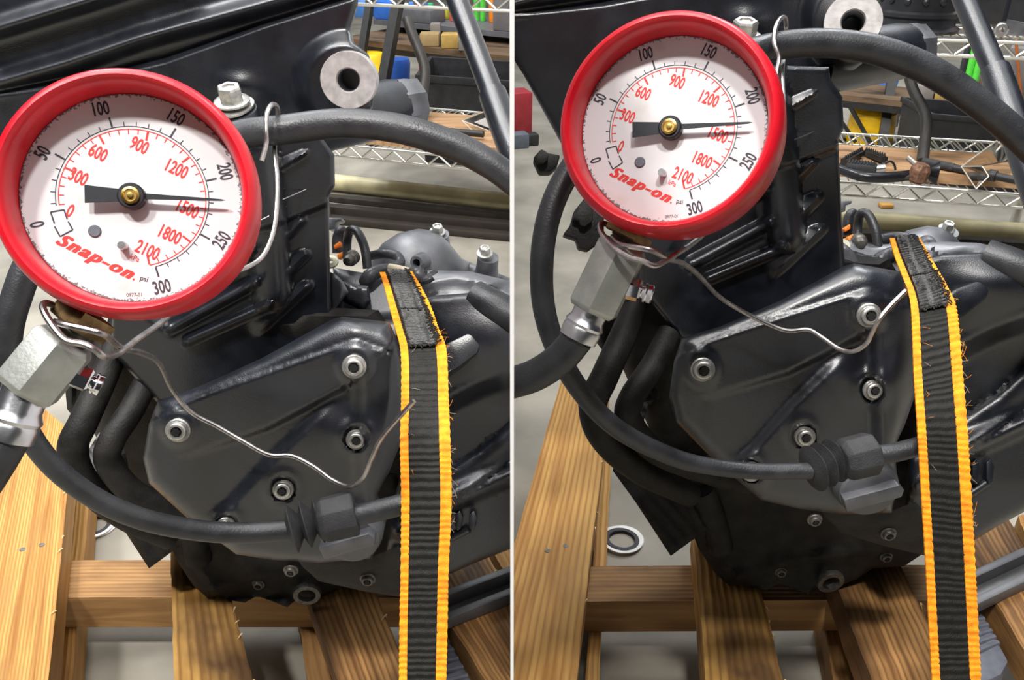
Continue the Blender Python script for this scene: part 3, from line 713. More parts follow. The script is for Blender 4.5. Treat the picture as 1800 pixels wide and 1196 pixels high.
    obj('eye_tab', lathe(c, unit((-.3, -1, .3)), [(R*.55, -.012), (R*.55, .003), (R*.9, .003), (R*1.15, -.001), (R*1.3, -.012)], 28), K['cast2'], e)
    # side tube to the right
    obj('vent_tube', tube([pt(cl, 835, 522, .71), pt(cl, 880, 545, .70), pt(cl, 960, 590, .69)], S(30, .70), 24), K['rubber'], e)
    # casting wedge and neck beside the cylinder
    relief('bracket_wedge', [(580, 478), (592, 484), (604, 496), (613, 514), (604, 524), (592, 540), (586, 560), (580, 570)], None, pl(595, 520, .70, unit((-.3, -1, .3))), up if s == 'L' else shift(898, -52), K['cast2'], e, step=5, thick=.02, edge=(5, 5))
    relief('neck', [(600, 492), (625, 500), (648, 503), (652, 530), (640, 548), (602, 530)], None, pl(625, 520, .73, unit((0, -1, .4))), up if s == 'L' else shift(898, -52), K['cast'], e, step=5, thick=.03, edge=(9, 9))
    # breather hoses and plug wiring behind the cylinder
    T = lambda *q: [pt(tp, x, y, d) for x, y, d in q]
    obj('breather_hose', tube(T((610, 455, .80), (610, 425, .80), (615, 406, .79), (628, 408, .785), (641, 436, .78), (646, 472, .78)), S(8, .79), 14), K['rubber'], e)
    obj('breather_hose', tube(T((592, 445, .82), (592, 418, .82), (600, 404, .82), (606, 420, .83), (606, 450, .84)), S(8, .82), 14), K['rubber'], e)
    obj('orange_connector', prism(T((592, 448, .80), (606, 440, .80), (608, 450, .80), (594, 456, .80)), FW*.012), pm('orange_plastic', (.85, .22, .02), .4), e, bevel=.0008)
    obj('orange_connector', prism(T((586, 432, .81), (597, 424, .81), (598, 432, .81), (588, 438, .81)), FW*.012), pm('orange_plastic', (.85, .22, .02), .4), e, bevel=.0008)
    obj('banjo_fitting', lathe(pt(tp, 614, 457, .775), unit((-.2, -1, .1)), [(0, -.01), (S(13, .775), -.01), (S(13, .775), -.002), (S(10, .775), -.001), (S(9, .775), .004), (S(7, .775), .006), (0, .0065)], 24), K['darkbolt'], e)
    obj('brass_washer', lathe(pt(tp, 582, 462, .77), (0, -.6, 1), [(S(4, .77), 0), (S(13, .77), 0), (S(13, .77), .002), (S(4, .77), .002)], 24), pm('cream_washer', (.62, .58, .42), .4, .4), e)
    obj('relay_block', prism(T((577, 383, .84), (600, 383, .84), (599, 388, .84), (590, 390, .84), (588, 402, .84), (577, 404, .84)), FW*.02), K['cast2'], e, bevel=.0008)
    obj('taped_cable', tube(T((650, 450, .80), (675, 446, .79), (697, 450, .785), (703, 462, .78), (690, 472, .77), (668, 476, .765), (650, 486, .76), (644, 497, .765)), [S(8, .78), S(9, .78), S(9.5, .78), S(12, .78), S(14, .78)], 14), K['tape'], e)
    obj('spacer_tube', tube(T((684, 470, .755), (706, 474, .752), (728, 480, .75)), S(7, .755), 14), pm('beige_tube', (.35, .30, .22), .5), e)
    m = M(); rnd = random.Random(4)
    m.add(tube(T((722, 478, .75), (736, 484, .745), (748, 494, .745)), [S(9, .75), S(15, .75), S(9, .75)], 12))
    m.add(tube(T((736, 492, .745), (750, 492, .742), (760, 486, .742)), [S(7, .75), S(8, .75)], 10))
    obj('taped_end', m, K['tape'], e)
    m = M()
    for x, y, dx, dy in ((740, 474, 4, -10), (752, 482, 14, -4), (758, 478, 10, -1), (748, 480, 2, -8)):
        m.add(prism(T((x, y, .742), (x+dx*.5-2, y+dy*.5-3, .742), (x+dx+2, y+dy-1, .741), (x+dx+1, y+dy+3, .741), (x+dx*.4+3, y+dy*.3+4, .742)), FW*.0012))
    obj('torn_tape', m, K['tape'], e)
    return e
# ------------------------------------------------------------------ hose, wires, strap, rod
def hose(s):
    if s == 'L':
        top = [(1000, 480, .56), (945, 360, .558), (896, 314, .556), (850, 282, .555), (790, 253, .553), (700, 226, .55), (600, 217, .55), (500, 228, .552), (415, 240, .54), (310, 290, .50), (170, 370, .475), (70, 440, .465), (30, 520, .462), (12, 610, .466), (28, 715, .475), (80, 805, .49), (160, 872, .51), (250, 913, .53), (350, 933, .55), (430, 937, .56), (512, 932, .565)]
        b0, b1, c1, t1 = (506, 932, .565), (572, 914, .563), (625, 903, .562), [(618, 908, .562), (660, 899, .562), (712, 886, .562), (745, 877, .564)]
        rr = [25, 25, 25, 25.5, 26, 26, 26, 26, 26, 25, 25, 25, 25, 24, 21, 19.5, 19, 19, 18.5, 18.5, 18.5]
        lab = 'black rubber hose looping around the engine in the left half'; big = 40
    else:
        top = [(2000, 480, .56), (1880, 330, .56), (1800, 250, .558), (1735, 193, .555), (1650, 133, .552), (1570, 97, .55), (1500, 80, .55), (1420, 76, .55), (1340, 86, .545), (1240, 120, .52), (1110, 190, .50), (1025, 270, .49), (975, 350, .485), (953, 450, .487), (960, 560, .495), (1005, 665, .51), (1080, 750, .53), (1180, 803, .55), (1260, 822, .56), (1340, 829, .563), (1425, 828, .565)]
        b0, b1, c1, t1 = (1424, 826, .565), (1488, 808, .563), (1538, 798, .562), [(1532, 802, .562), (1572, 796, .562), (1612, 786, .563), (1650, 776, .565)]
        rr = [25, 25, 25, 25.5, 26, 26, 25, 25, 24, 24, 22, 22, 21.5, 21, 20, 18.5, 17, 16, 15, 14.5, 14.5]
        lab = 'black rubber hose arching over the engine in the right half'; big = 38
    pts = [P(*q) for q in top]
    h = thing('pressure_hose', P(*b0), lab, 'hose', 'hoses around both engines')
    obj('rubber_hose', tube(pts, [S(r, q[2]) for r, q in zip(rr, top)], 26, 7), K['rubber'], h)
    A, B, C = P(*b0), P(*b1), P(*c1); ax = unit(unit(B-A)+FW*.32); ln = np.linalg.norm(B-A); R = S(big, .565)
    prof = [(0, -.002)]
    for i in range(3): prof += [(R*.55, ln*(i/3)), (R*(1.10-.03*i), ln*(i/3+.10)), (R*(1.08-.03*i), ln*(i/3+.125)), (R*.60, ln*(i/3+.31))]
    obj('bellows', lathe(A, ax, prof+[(R*.6, ln), (0, ln)], 36), K['mattrubber'], h, smooth=25)
    ax2 = unit(unit(C-B)+FW*.2)
    st = B-ax2*.0045; l2 = np.linalg.norm(C-B)+.0045
    obj('hose_collar', lathe(st, ax2, [(0, 0), (R*.8, 0), (R*1.02, .004), (R*1.04, l2-.0015), (R*.98, l2), (0, l2)], 8, phase=math.pi/8, xref=UP), K['mattrubber'], h, smooth=25, bevel=.0008)
    rg = S(19 if s == 'L' else 17, .562)
    obj('hose_tail', tube([P(*q) for q in t1], rg, 22), K['rubber'], h)
    return h

def tie_wire(s):
    if s == 'L':
        r = S(4.6, .5); dz = .37
        main = [(96, 566, -.010), (120, 572, -.015), (157, 580, -.016), (184, 589, -.014), (214, 612, .40), (247, 620, .43), (281, 640, .50), (302, 684, .555), (336, 725, .575), (382, 750, .58), (427, 776, .58), (473, 800, .58), (513, 802, .58), (552, 821, .575), (584, 844, .57), (615, 856, .56), (638, 841, .548), (652, 810, .54), (669, 773, .535), (700, 736, .53), (728, 705, .525)]
        loop = [(100, 540, -.0001), (82, 533, -.004), (75, 540, -.010), (87, 565, -.016), (114, 597, -.018), (147, 605, -.018), (167, 615, -.018), (184, 627, -.014), (207, 622, .39), (241, 597, .41), (288, 563, .44), (330, 520, .475), (385, 486, .50), (430, 472, .515), (462, 450, .525), (481, 405, .53), (487, 350, .535), (487, 310, .54), (483, 270, .55), (484, 235, .572), (488, 205, .575), (487, 188, .56), (478, 184, .54), (469, 200, .528), (468, 228, .526), (468, 252, .527), (460, 283, .527)]
        lab = 'bent galvanised tie wire whose free end crosses the strap in the left half'
    else:
        r = S(4.2, .53)
        main = [(1076, 418, -.010), (1090, 430, -.015), (1125, 436, -.017), (1150, 442, -.015), (1175, 456, .43), (1200, 463, .46), (1230, 486, .50), (1262, 520, .55), (1300, 545, .575), (1350, 570, .58), (1385, 582, .58), (1420, 580, .58), (1445, 594, .575), (1475, 614, .565), (1500, 618, .556), (1522, 605, .55), (1533, 585, .545), (1545, 562, .54), (1565, 538, .54), (1592, 511, .54)]
        loop = [(1070, 395, -.0001), (1056, 394, -.004), (1058, 410, -.010), (1080, 436, -.018), (1105, 452, -.018), (1130, 459, -.018), (1150, 467, -.016), (1168, 460, .425), (1190, 446, .435), (1225, 422, .46), (1280, 370, .50), (1330, 325, .52), (1356, 296, .525), (1371, 268, .53), (1378, 220, .535), (1377, 170, .54), (1375, 125, .55), (1379, 90, .572), (1382, 50, .575), (1380, 32, .56), (1372, 33, .54), (1364, 48, .53), (1361, 75, .526), (1369, 100, .526), (1366, 122, .526), (1363, 142, .526)]
        lab = 'bent galvanised tie wire whose free end stops short of the strap in the right half'
    Pw = lambda q: P(q[0], q[1], q[2] if q[2] > 0 else STEM[s](q[0], q[1])+q[2])
    t = thing('tie_wire', P(*main[8]), lab, 'wire', 'tie wires on the gauges')
    obj('wire_strand', tube([Pw(q) for q in main], r, 10, 6), K['wire'], t)
    obj('wire_strand', tube([Pw(q) for q in loop], r, 10, 6), K['wire'], t)

def strap(s):
    if s == 'L':
        L_ = [(668, 480, .700), (676, 505, .672), (685, 540, .640), (696, 580, .607), (705, 620, .582), (706, 700, .566), (704, 780, .552), (706, 880, .548), (705, 1000, .548), (703, 1100, .55), (702, 1230, .55)]
        R_ = [(724, 478, .700), (740, 505, .674), (757, 540, .642), (771, 580, .609), (784, 616, .582), (788, 700, .566), (791, 780, .552), (793, 880, .548), (788, 1000, .548), (786, 1100, .55), (783, 1230, .55)]
        lab = 'orange-edged black webbing strap crossed by a wire end in the left half'
    else:
        L_ = [(1564, 420, .700), (1573, 451, .672), (1586, 485, .640), (1598, 519, .607), (1603, 560, .582), (1607, 660, .566), (1613, 750, .552), (1619, 850, .548), (1627, 980, .548), (1634, 1110, .55), (1641, 1230, .55)]
        R_ = [(1616, 418, .700), (1631, 445, .674), (1648, 475, .642), (1665, 505, .609), (1681, 545, .582), (1690, 640, .566), (1699, 750, .552), (1706, 860, .548), (1713, 990, .548), (1719, 1110, .55), (1725, 1230, .55)]
        lab = 'orange-edged black webbing strap hanging clear of the wire in the right half'
    A = catmull([P(*q) for q in L_], 40); B = catmull([P(*q) for q in R_], 40)
    cen = (A+B)/2; seg = np.linalg.norm(np.diff(cen, axis=0), axis=1); sl = np.concatenate([[0], np.cumsum(seg)])
    n = 620; q = np.linspace(0, sl[-1], n)
    A = np.stack([np.interp(q, sl, A[:, i]) for i in range(3)], 1); B = np.stack([np.interp(q, sl, B[:, i]) for i in range(3)], 1)
    tan = np.gradient((A+B)/2, axis=0); tan /= np.linalg.norm(tan, axis=1)[:, None]
    nor = np.cross(B-A, tan); nor /= np.linalg.norm(nor, axis=1)[:, None]
    nor = np.where((nor@FW)[:, None] > 0, -nor, nor)
    base = np.array(((A[0]+B[0])/2))
    t = thing('tie_down_strap', base, lab, 'strap', 'tie-down straps over both engines')
    rnd = np.random.RandomState(3 if s == 'L' else 5)
    def strip(u0, u1, cols, wl, amp, i0=0, i1=n, lift=0.0, th=.0013, wav=0.0, vee=0.0, edge=0.0):
        us = np.linspace(u0, u1, cols); V = []; idx = np.arange(i0, i1)
        ph = np.cumsum(1+.25*np.sin(idx*.09)+.15*rnd.randn(len(idx)))*(q[1]-q[0])*2*math.pi/wl
        for jj, i in enumerate(idx):
            for c, u in enumerate(us):
                uu = u
                if c == 0: uu = u-edge*(.6+.4*math.sin(ph[jj]))*(1 if u0 < .1 else .15)
                if c == cols-1: uu = u+edge*(.6+.4*math.sin(ph[jj]))*(1 if u1 > .9 else .15)
                w_ = math.sin(ph[jj]+vee*abs(u-.5)*10+wav*math.sin(u*19)+.3*math.sin(u*40+i*.05))
                V.append(A[i]*(1-uu)+B[i]*uu+nor[i]*(lift+amp*w_))
        m = len(idx); N = m*cols
        V = np.array(V); V2 = V-np.repeat(nor[idx], cols, 0)*th
        Fc = [(i*cols+c, i*cols+c+1, (i+1)*cols+c+1, (i+1)*cols+c) for i in range(m-1) for c in range(cols-1)]
        Fb = [tuple(N+k for k in reversed(f)) for f in Fc]
        ring = [i*cols for i in range(m)]+[(m-1)*cols+c for c in range(1, cols)]+[i*cols+cols-1 for i in range(m-2, -1, -1)]+[c for c in range(cols-2, 0, -1)]
        Fs = [(ring[k], ring[(k+1) % len(ring)], N+ring[(k+1) % len(ring)], N+ring[k]) for k in range(len(ring))]
        return np.vstack([V, V2]), Fc+Fb+Fs
    obj('webbing', strip(.145, .80, 12, .0049, .00035, wav=.25), K['web'], t, smooth=80)
    obj('edge_band', strip(0, .16, 5, .0046, .00025, lift=.0005, edge=.012), K['orange'], t, smooth=80)
    obj('edge_band', strip(.785, 1.0, 6, .0046, .00025, lift=.0005, edge=.014), K['orange'], t, smooth=80)
    # sewn doubling at the head of the strap
    iend = int(np.argmin(np.abs(((A+B)/2-CAM)@FW - .585)))
    obj('stitched_fold', strip(.20, .80, 14, .0036, .0011, 0, iend, lift=.0022, wav=.9, vee=.5), K['webfold'], t, smooth=80)
    m = M()
    for i in range(0, iend, 3):
        for u in ((.80, .84) if i < iend*.55 else (.78+.06*rnd.rand(), .83+.1*rnd.rand())):
            c = A[i]*(1-u)+B[i]*u+nor[i]*.0022; d = tan[i]*.0022+(B[i]-A[i])*(.05*rnd.randn())
            m.add(tube([c-d, c+nor[i]*.0006, c+d], .0005, 5, 1))
    for k in range(22):
        u0 = .2+.6*k/22; c = A[iend]*(1-u0)+B[iend]*u0+nor[iend]*.002; d = (B[iend]-A[iend])*.03+tan[iend]*.0012*rnd.randn()
        m.add(tube([c-d, c+nor[iend]*.0006, c+d], .0006, 5, 1))
    for k in range(20):
        u0 = .2+.6*k/20; i_ = int(iend*.58); c = A[i_]*(1-u0)+B[i_]*u0+nor[i_]*.0026; d = (B[i_]-A[i_])*.03+tan[i_]*.0012*rnd.randn()
        m.add(tube([c-d, c+nor[i_]*.0005, c+d], .0005, 5, 1))
    st = obj('stitching', m, K['web'], t); st['kind'] = 'stuff'
    m = M(); m2 = M()
    for k in range(40):
        i = int(n*(.30+.42*rnd.rand()**1.2)); sd = rnd.rand() > .15
        c = (B[i] if sd else A[i]*.78+B[i]*.22)+nor[i]*.0008; dr = unit((B[i]-A[i])*(1 if sd else .8)+tan[i]*.03*rnd.randn()+nor[i]*.006)
        l = .002+.004*rnd.rand(); bend = tan[i]*rnd.randn()*.0022
        (m if rnd.rand() > .4 else m2).add(tube([c, c+dr*l*.5+bend*.3, c+dr*l+bend], .00009, 4, 2))
    f = obj('frayed_threads', m, K['thread'], t); f['kind'] = 'stuff'
    f = obj('frayed_threads', m2, K['orange'], t); f['kind'] = 'stuff'
    return t

def rod(s):
    if s == 'L': a, b, c, e = P(792, -30, .78), P(868, 172, .73), P(866, 166, .731), P(930, 340, .69)
    else: a, b, c, e = P(1684, -30, .78), P(1752, 132, .745), P(1750, 126, .746), P(1828, 350, .69)
    lab = {'L': 'black steel tube with a sleeve slanting behind the hose in the left half', 'R': 'black steel tube with a sleeve crossing behind the hose in the right half'}[s]
    t = thing('steel_tube', e, lab, 'tube', 'slanting tubes by the engines')
    obj('tube_shaft', tube([a, (a+b)/2, b, b+unit(b-a)*.02], S(20, .75), 24, 2), K['cast'], t)
    d = unit(e-c); obj('tube_sleeve', tube([c-d*.001, c, c+d*.004, (c+e)/2, e, e+d*.12], [S(20.5, .735), S(24.5, .735), S(25.5, .735), S(26, .735), S(26, .735)], 26, 2), K['cast'], t)

# ------------------------------------------------------------------ pallet and things on the floor
def plank_vf(corn, z, th, seed, rough=.0012, nu=24, nv=6):
    """corn: four image points of the top face: far left, far right, near right, near left"""
    c = [G(x, y, z) for x, y in corn]; rnd = np.random.RandomState(seed)
    L = np.linalg.norm(c[3]-c[0]); Wd = np.linalg.norm(c[1]-c[0])
    V = []; at = []
    j0 = np.cumsum(rnd.randn(nu+1))*.0004; j1 = np.cumsum(rnd.randn(nu+1))*.0004
    ac = unit(c[1]-c[0])
    for k in range(2):
        for i in range(nu+1):
            u = i/nu; l = c[0]*(1-u)+c[3]*u; r = c[1]*(1-u)+c[2]*u
            l = l+ac*(j0[i]-j0.mean()); r = r+ac*(j1[i]-j1.mean())
            for j in range(nv+1):
                v = j/nv; p = l*(1-v)+r*v
                dz = (-th if k else (-.0016 if j in (0, nv) else 0)+rnd.randn()*rough*.25)
                V.append(p+np.array((0, 0, dz))); at.append((u*L, v*Wd, dz))
    n = (nu+1)*(nv+1); Fc = []
    for i in range(nu):
        for j in range(nv):
            a = i*(nv+1)+j; q = (a, a+1, a+nv+2, a+nv+1); Fc.append(q); Fc.append(tuple(n+k for k in reversed(q)))
    ring = [j for j in range(nv+1)]+[i*(nv+1)+nv for i in range(1, nu+1)]+[nu*(nv+1)+j for j in range(nv-1, -1, -1)]+[i*(nv+1) for i in range(nu-1, 0, -1)]
    for k in range(len(ring)):
        a, b = ring[k], ring[(k+1) % len(ring)]; Fc.append((b, a, n+a, n+b))
    return (np.array(V), Fc), np.array(at)

def pallet(s):
    if s == 'L':
        top = [([(42, 690), (128, 760), (84, 1205), (-80, 1205)], 'wood1'), ([(300, 925), (375, 925), (449, 1210), (304, 1210)], 'wood2'), ([(500, 920), (610, 915), (742, 1240), (606, 1240)], 'wood3'), ([(690, 940), (830, 925), (1000, 1240), (884, 1240)], 'wood3'), ([(845, 925), (920, 925), (980, 1030), (900, 1030)], 'wood1')]
        strg = [([(60, 985), (760, 985), (760, 1050), (60, 1050)], 'wood4')]
        bot = [([(128, 830), (160, 830), (126, 1205), (96, 1205)], 'wood1'), ([(515, 1050), (540, 1050), (590, 1210), (545, 1210)], 'wood4')]
        lab = 'wooden plank pallet under the engine in the left half'; nails = [(40, 968), (74, 960)]
    else:
        top = [([(985, 668), (1072, 690), (1013, 1205), (834, 1205)], 'wood1'), ([(1222, 925), (1308, 925), (1382, 1210), (1238, 1210)], 'wood2'), ([(1425, 910), (1540, 905), (1690, 1210), (1548, 1230)], 'wood3'), ([(1660, 905), (1765, 895), (1930, 1200), (1840, 1205)], 'wood3'), ([(1790, 905), (1860, 900), (1900, 985), (1822, 985)], 'wood1')]
        strg = [([(960, 996), (1720, 993), (1720, 1055), (960, 1058)], 'wood4')]
        bot = [([(1054, 790), (1074, 790), (1056, 1205), (1030, 1205)], 'wood1'), ([(1440, 1060), (1468, 1060), (1508, 1210), (1470, 1210)], 'wood4')]
        lab = 'wooden plank pallet under the engine in the right half'; nails = [(962, 970), (994, 962)]
    b0 = G(*top[1][0][2], 0)
    p = thing('pallet', (b0[0], b0[1], 0), lab, 'pallet', 'pallets under the engines')
    sd = 11 if s == 'L' else 31
    for i, (c, m) in enumerate(top):
        vf, at = plank_vf(c, .14, .040, sd+i); at = at+np.array((i*.7, i*.31, 0)); obj('plank', vf, K[m], p, attr=at)
    for i, (c, m) in enumerate(strg):
        vf, at = plank_vf(c, .0995, .048, sd+20+i, nu=10); at = at[:, [1, 0, 2]]; obj('stringer', vf, K[m], p, attr=at)
    for i, (c, m) in enumerate(bot):
        vf, at = plank_vf(c, .050, .049, sd+30+i); obj('bottom_board', vf, K[m], p, attr=at+np.array((0, i*.4, 0)))
    for x, y in nails:
        obj('nail_head', lathe(G(x, y, .1385), (.1, .05, 1), [(0, 0), (.0034, 0), (.0034, .0018), (0, .002)], 10), K['darkbolt'], p)
    # splinters lifted off the worn board edges
    m = M(); rnd = random.Random(8)
    for c, _ in top[:4]:
        for k in range(7):
            t = rnd.random(); x = c[1][0]*(1-t)+c[2][0]*t; y = c[1][1]*(1-t)+c[2][1]*t
            a = G(x, y, .139); d = np.array((rnd.uniform(-.3, .5), -1, .25))*rnd.uniform(.006, .014)
            m.add((np.array([a, a+np.array((.002, 0, 0)), a+d, a+d*.6+np.array((0, 0, .001))]), [(0, 1, 2), (0, 2, 3), (0, 3, 1), (1, 3, 2)]))
    o = obj('splinters', m, pm('pale_splinter', (.72, .52, .26), .7), p); o['kind'] = 'stuff'
    return p

def floor_bits(s):
    c = G(171, 925, 0) if s == 'L' else G(1096, 950, 0)
    w_ = {'L': 'half under the hose in the left half', 'R': 'in clear view in the right half'}[s]
    t = thing('seal_ring', (c[0], c[1], 0), 'white and black seal ring on the floor, '+w_, 'ring', 'seal rings on the floor')
    r = .029
    obj('white_ring', lathe(c, (0, 0, 1), [(r*.72, .0005), (r*.98, .0005), (r, .0015), (r*.97, .003), (r*.75, .003), (r*.72, .002), (r*.72, .0005)], 48), pm('white_seal', (.75, .74, .72), .4), t)
    obj('black_ring', lathe(c+np.array((-.003, -.004, .003)), (.04, .03, 1), [(r*.62, 0), (r*.84, 0), (r*.86, .0015), (r*.84, .003), (r*.64, .003), (r*.62, .0015), (r*.62, 0)], 48), K['blackpaint'], t)
    obj('white_liner', lathe(c+np.array((-.0035, -.0045, .0045)), (.04, .03, 1), [(r*.86, 0), (r*1.02, 0), (r*1.02, .0015), (r*.86, .0015), (r*.86, 0)], 48), pm('white_seal', (.75, .74, .72), .4), t)
    # folded steel bar laid across the boards
    if s == 'L': a, b = G(752, 1097, .1405), G(960, 1016, .1405)
    else: a, b = G(1680, 1066, .1405), G(1860, 981, .1405)
    t = thing('steel_channel', a, 'dark grey steel channel bar lying across the pallet boards '+SIDE[s], 'bar', 'steel bars on the pallets')
    d = unit(b-a); nrm = unit(np.cross((0, 0, 1), d))
    for off, h, nm in ((.0125, .020, 'channel_wall'), (0.0, .004, 'channel_web'), (-.0125, .015, 'channel_wall')):
        wd = .009 if nm == 'channel_wall' else .018
        v = [p+nrm*(off+q*wd/2)+np.array((0, 0, z)) for p in (a, b) for q, z in ((-1, 0), (1, 0), (1, h), (-1, h))]
        obj(nm, (np.array(v), [(0, 1, 2, 3), (7, 6, 5, 4), (0, 4, 5, 1), (1, 5, 6, 2), (2, 6, 7, 3), (3, 7, 4, 0)]), pm('dark_steel', (.13, .13, .135), .45, .3), t, bevel=.001)
    # ribbed grey rubber pad standing between the boards
    z = .123
    if s == 'L': q = [(730, 1080), (766, 1080), (842, 1215), (846, 1232), (835, 1250), (768, 1250)]
    else: q = [(1650, 1035), (1711, 1045), (1765, 1142), (1776, 1162), (1763, 1186), (1738, 1197), (1670, 1200)]
    t = thing('rubber_pad', G(*q[0], 0), 'grey ribbed rubber pad with a rounded end between the boards '+SIDE[s], 'pad', 'rubber pads between the boards')
    obj('pad_body', prism([G(x, y, z) for x, y in q], np.array((0, 0, -.0225))), K['shoe'], t, bevel=.006)
    for i in range(7):
        u = (i+.5)/8
        if s == 'L': a, b = (740+26*u, 1090+140*u), (768+66*u, 1090+122*u)
        else: a, b = (1660+30*u, 1060+120*u), (1713+50*u, 1062+84*u)
        obj('rib', tube([G(*a, z+.001), G(*((np.array(a)+b)/2), z+.0015), G(*b, z-.001)], .0030, 8, 3), K['shoe'], t)

# ------------------------------------------------------------------ rack and background
def zigzag(a, b, dz, pitch, r):
    L = np.linalg.norm(b-a); n = int(L/pitch); pts = []
    for i in range(2*n+1): pts.append(a+(b-a)*(i/(2*n))+np.array((0, 0, (-dz*.08 if i % 2 else -dz*.92))))
    fine = []
    for p, q in zip(pts[:-1], pts[1:]): fine += [p, p*.88+q*.12, p*.12+q*.88]
    fine.append(pts[-1]); return tube(fine, r, 6, 1)
def rack(s):
    if s == 'L':
        la, lb = (560, 251.5), (960, 291); zl = .22; up = (775, 14); lab = 'chrome wire shelf rack with an upper shelf cut off above in the left half'; dzu = .0
    else:
        la, lb = (1430, 317), (1930, 352); zl = .22; up = (1710, 99.5); lab = 'chrome wire shelf rack with a wheel hub on it in the right half'; dzu = .0
    A, B = G(*la, zl), G(*lb, zl); d = unit(B-A); n = np.array((-d[1], d[0], 0))
    zu = .3
    for _ in range(60):                       # height at which the upper rail meets the same shelf front
        q = G(*up, zu); e = np.dot(q-A, n)
        zu += -.05*e*1.0 if True else 0
        if abs(e) < 1e-5: break
    lo_, hi_ = .25, .79
    f = lambda z: np.dot(G(*up, z)-A, n)
    for _ in range(60):
        mid = (lo_+hi_)/2
        if f(mid) > 0: lo_ = mid
        else: hi_ = mid
    zu = lo_
    t = thing('wire_rack', (A[0], A[1], 0), lab, 'shelf rack')
    dep = .46; dz = .030
    for z in (zl, zu+dz):
        up_ = np.array((0, 0, z)); a = A*np.array((1, 1, 0))+up_; b = B*np.array((1, 1, 0))+up_
        for off in (0, dep):
            o = n*off
            obj('shelf_rail', tube([a+o, b+o], .0036, 8, 1), K['wirerack'], t)
            obj('shelf_rail', tube([a+o-(0, 0, dz), b+o-(0, 0, dz)], .0040 if z > .3 else .0034, 8, 1), K['wirerack'], t)
            obj('zigzag_wire', zigzag(a+o, b+o, dz, .058, .0028), K['wirerack'], t)
        m = M(); L = np.linalg.norm(b-a); k = int(L/.0195)
        for i in range(k+1):
            p = a+d*(i*.0195)+np.array((0, 0, .0015)); m.add(tube([p, p+n*dep], .0016, 5, 1))
        for i in range(1, 4): m.add(tube([a+n*dep*i/4-(0, 0, .004), b+n*dep*i/4-(0, 0, .004)], .0030, 6, 1))
        o = obj('wire_deck', m, K['wirerack'], t); o['kind'] = 'stuff'
    for p in ((A, A+n*dep-d*.55) if s == 'L' else (A-d*.02, A+n*dep-d*.35, B, B+n*dep)):
        obj('rack_post', tube([np.array((p[0], p[1], 0)), np.array((p[0], p[1], 1.5))], .0125, 14, 1), K['wirerack'], t)
    return A, B, d, n, zl, zu+dz

def loft_attr(vf, ax):
    v = vf[0]; o = v[0]; y = unit(np.cross((0, 0, 1), ax)); return np.stack([(v-o)@ax, (v-o)@y, v[:, 2]-o[2]], 1)
def bottle(name, x, y, z, r, h, m, label, cat, group=None, neck=True):
    c = G(x, y, z); pr = [(0, 0), (r*.92, 0), (r, r*.12), (r, h*.72), (r*.86, h*.80), (r*.42, h*.86), (r*.42, h), (0, h)] if neck else [(0, 0), (r*.95, 0), (r, .004), (r, h-.004), (r*.95, h), (0, h)]
    return tag(obj(name, lathe(c, (0, 0, 1), pr, 20), m, own=c), label, cat, group)
def crate(name, vf, m, label, cat, group=None, bev=.004):
    return tag(obj(name, vf, m, bevel=bev), label, cat, group)

def open_bin(name, c, h, wall, m, label, cat, flare=1.07, rim=True):
    """open-topped bin on four floor corners (front left, front right, back right, back left)"""
    c = [np.asarray(q, float) for q in c]; ctr = sum(c)/4; H = np.array((0, 0, h))
    ins = lambda k, fl: [ctr+(q-ctr)*fl*(1-k) for q in c]
    t = thing(name, ctr, label, cat)
    o0, o1 = ins(0, 1), [p+H for p in ins(0, flare)]; i1 = [p+H for p in ins(wall, flare)]; i0 = [p+np.array((0, 0, .006)) for p in ins(wall, 1)]
    V = o0+o1+i1+i0; Fc = [(3, 2, 1, 0), (12, 13, 14, 15)]
    for k in range(4):
        j = (k+1) % 4; Fc += [(k, j, 4+j, 4+k), (4+k, 4+j, 8+j, 8+k), (8+k, 8+j, 12+j, 12+k)]
    obj('bin_body', (np.array(V), Fc), m, t)
    if rim:
        r0 = ins(-.03, flare); r1 = ins(wall, flare)
        V = [p+H*(1-.07) for p in r0]+[p+H*1.01 for p in r0]+[p+H*1.01 for p in r1]+[p+H*.93 for p in r1]; Fc = []
        for k in range(4):
            j = (k+1) % 4; Fc += [(k, j, 4+j, 4+k), (4+k, 4+j, 8+j, 8+k), (8+k, 8+j, 12+j, 12+k), (12+k, 12+j, j, k)]
        obj('bin_rim', (np.array(V), Fc), m, t, bevel=.002)
    return t

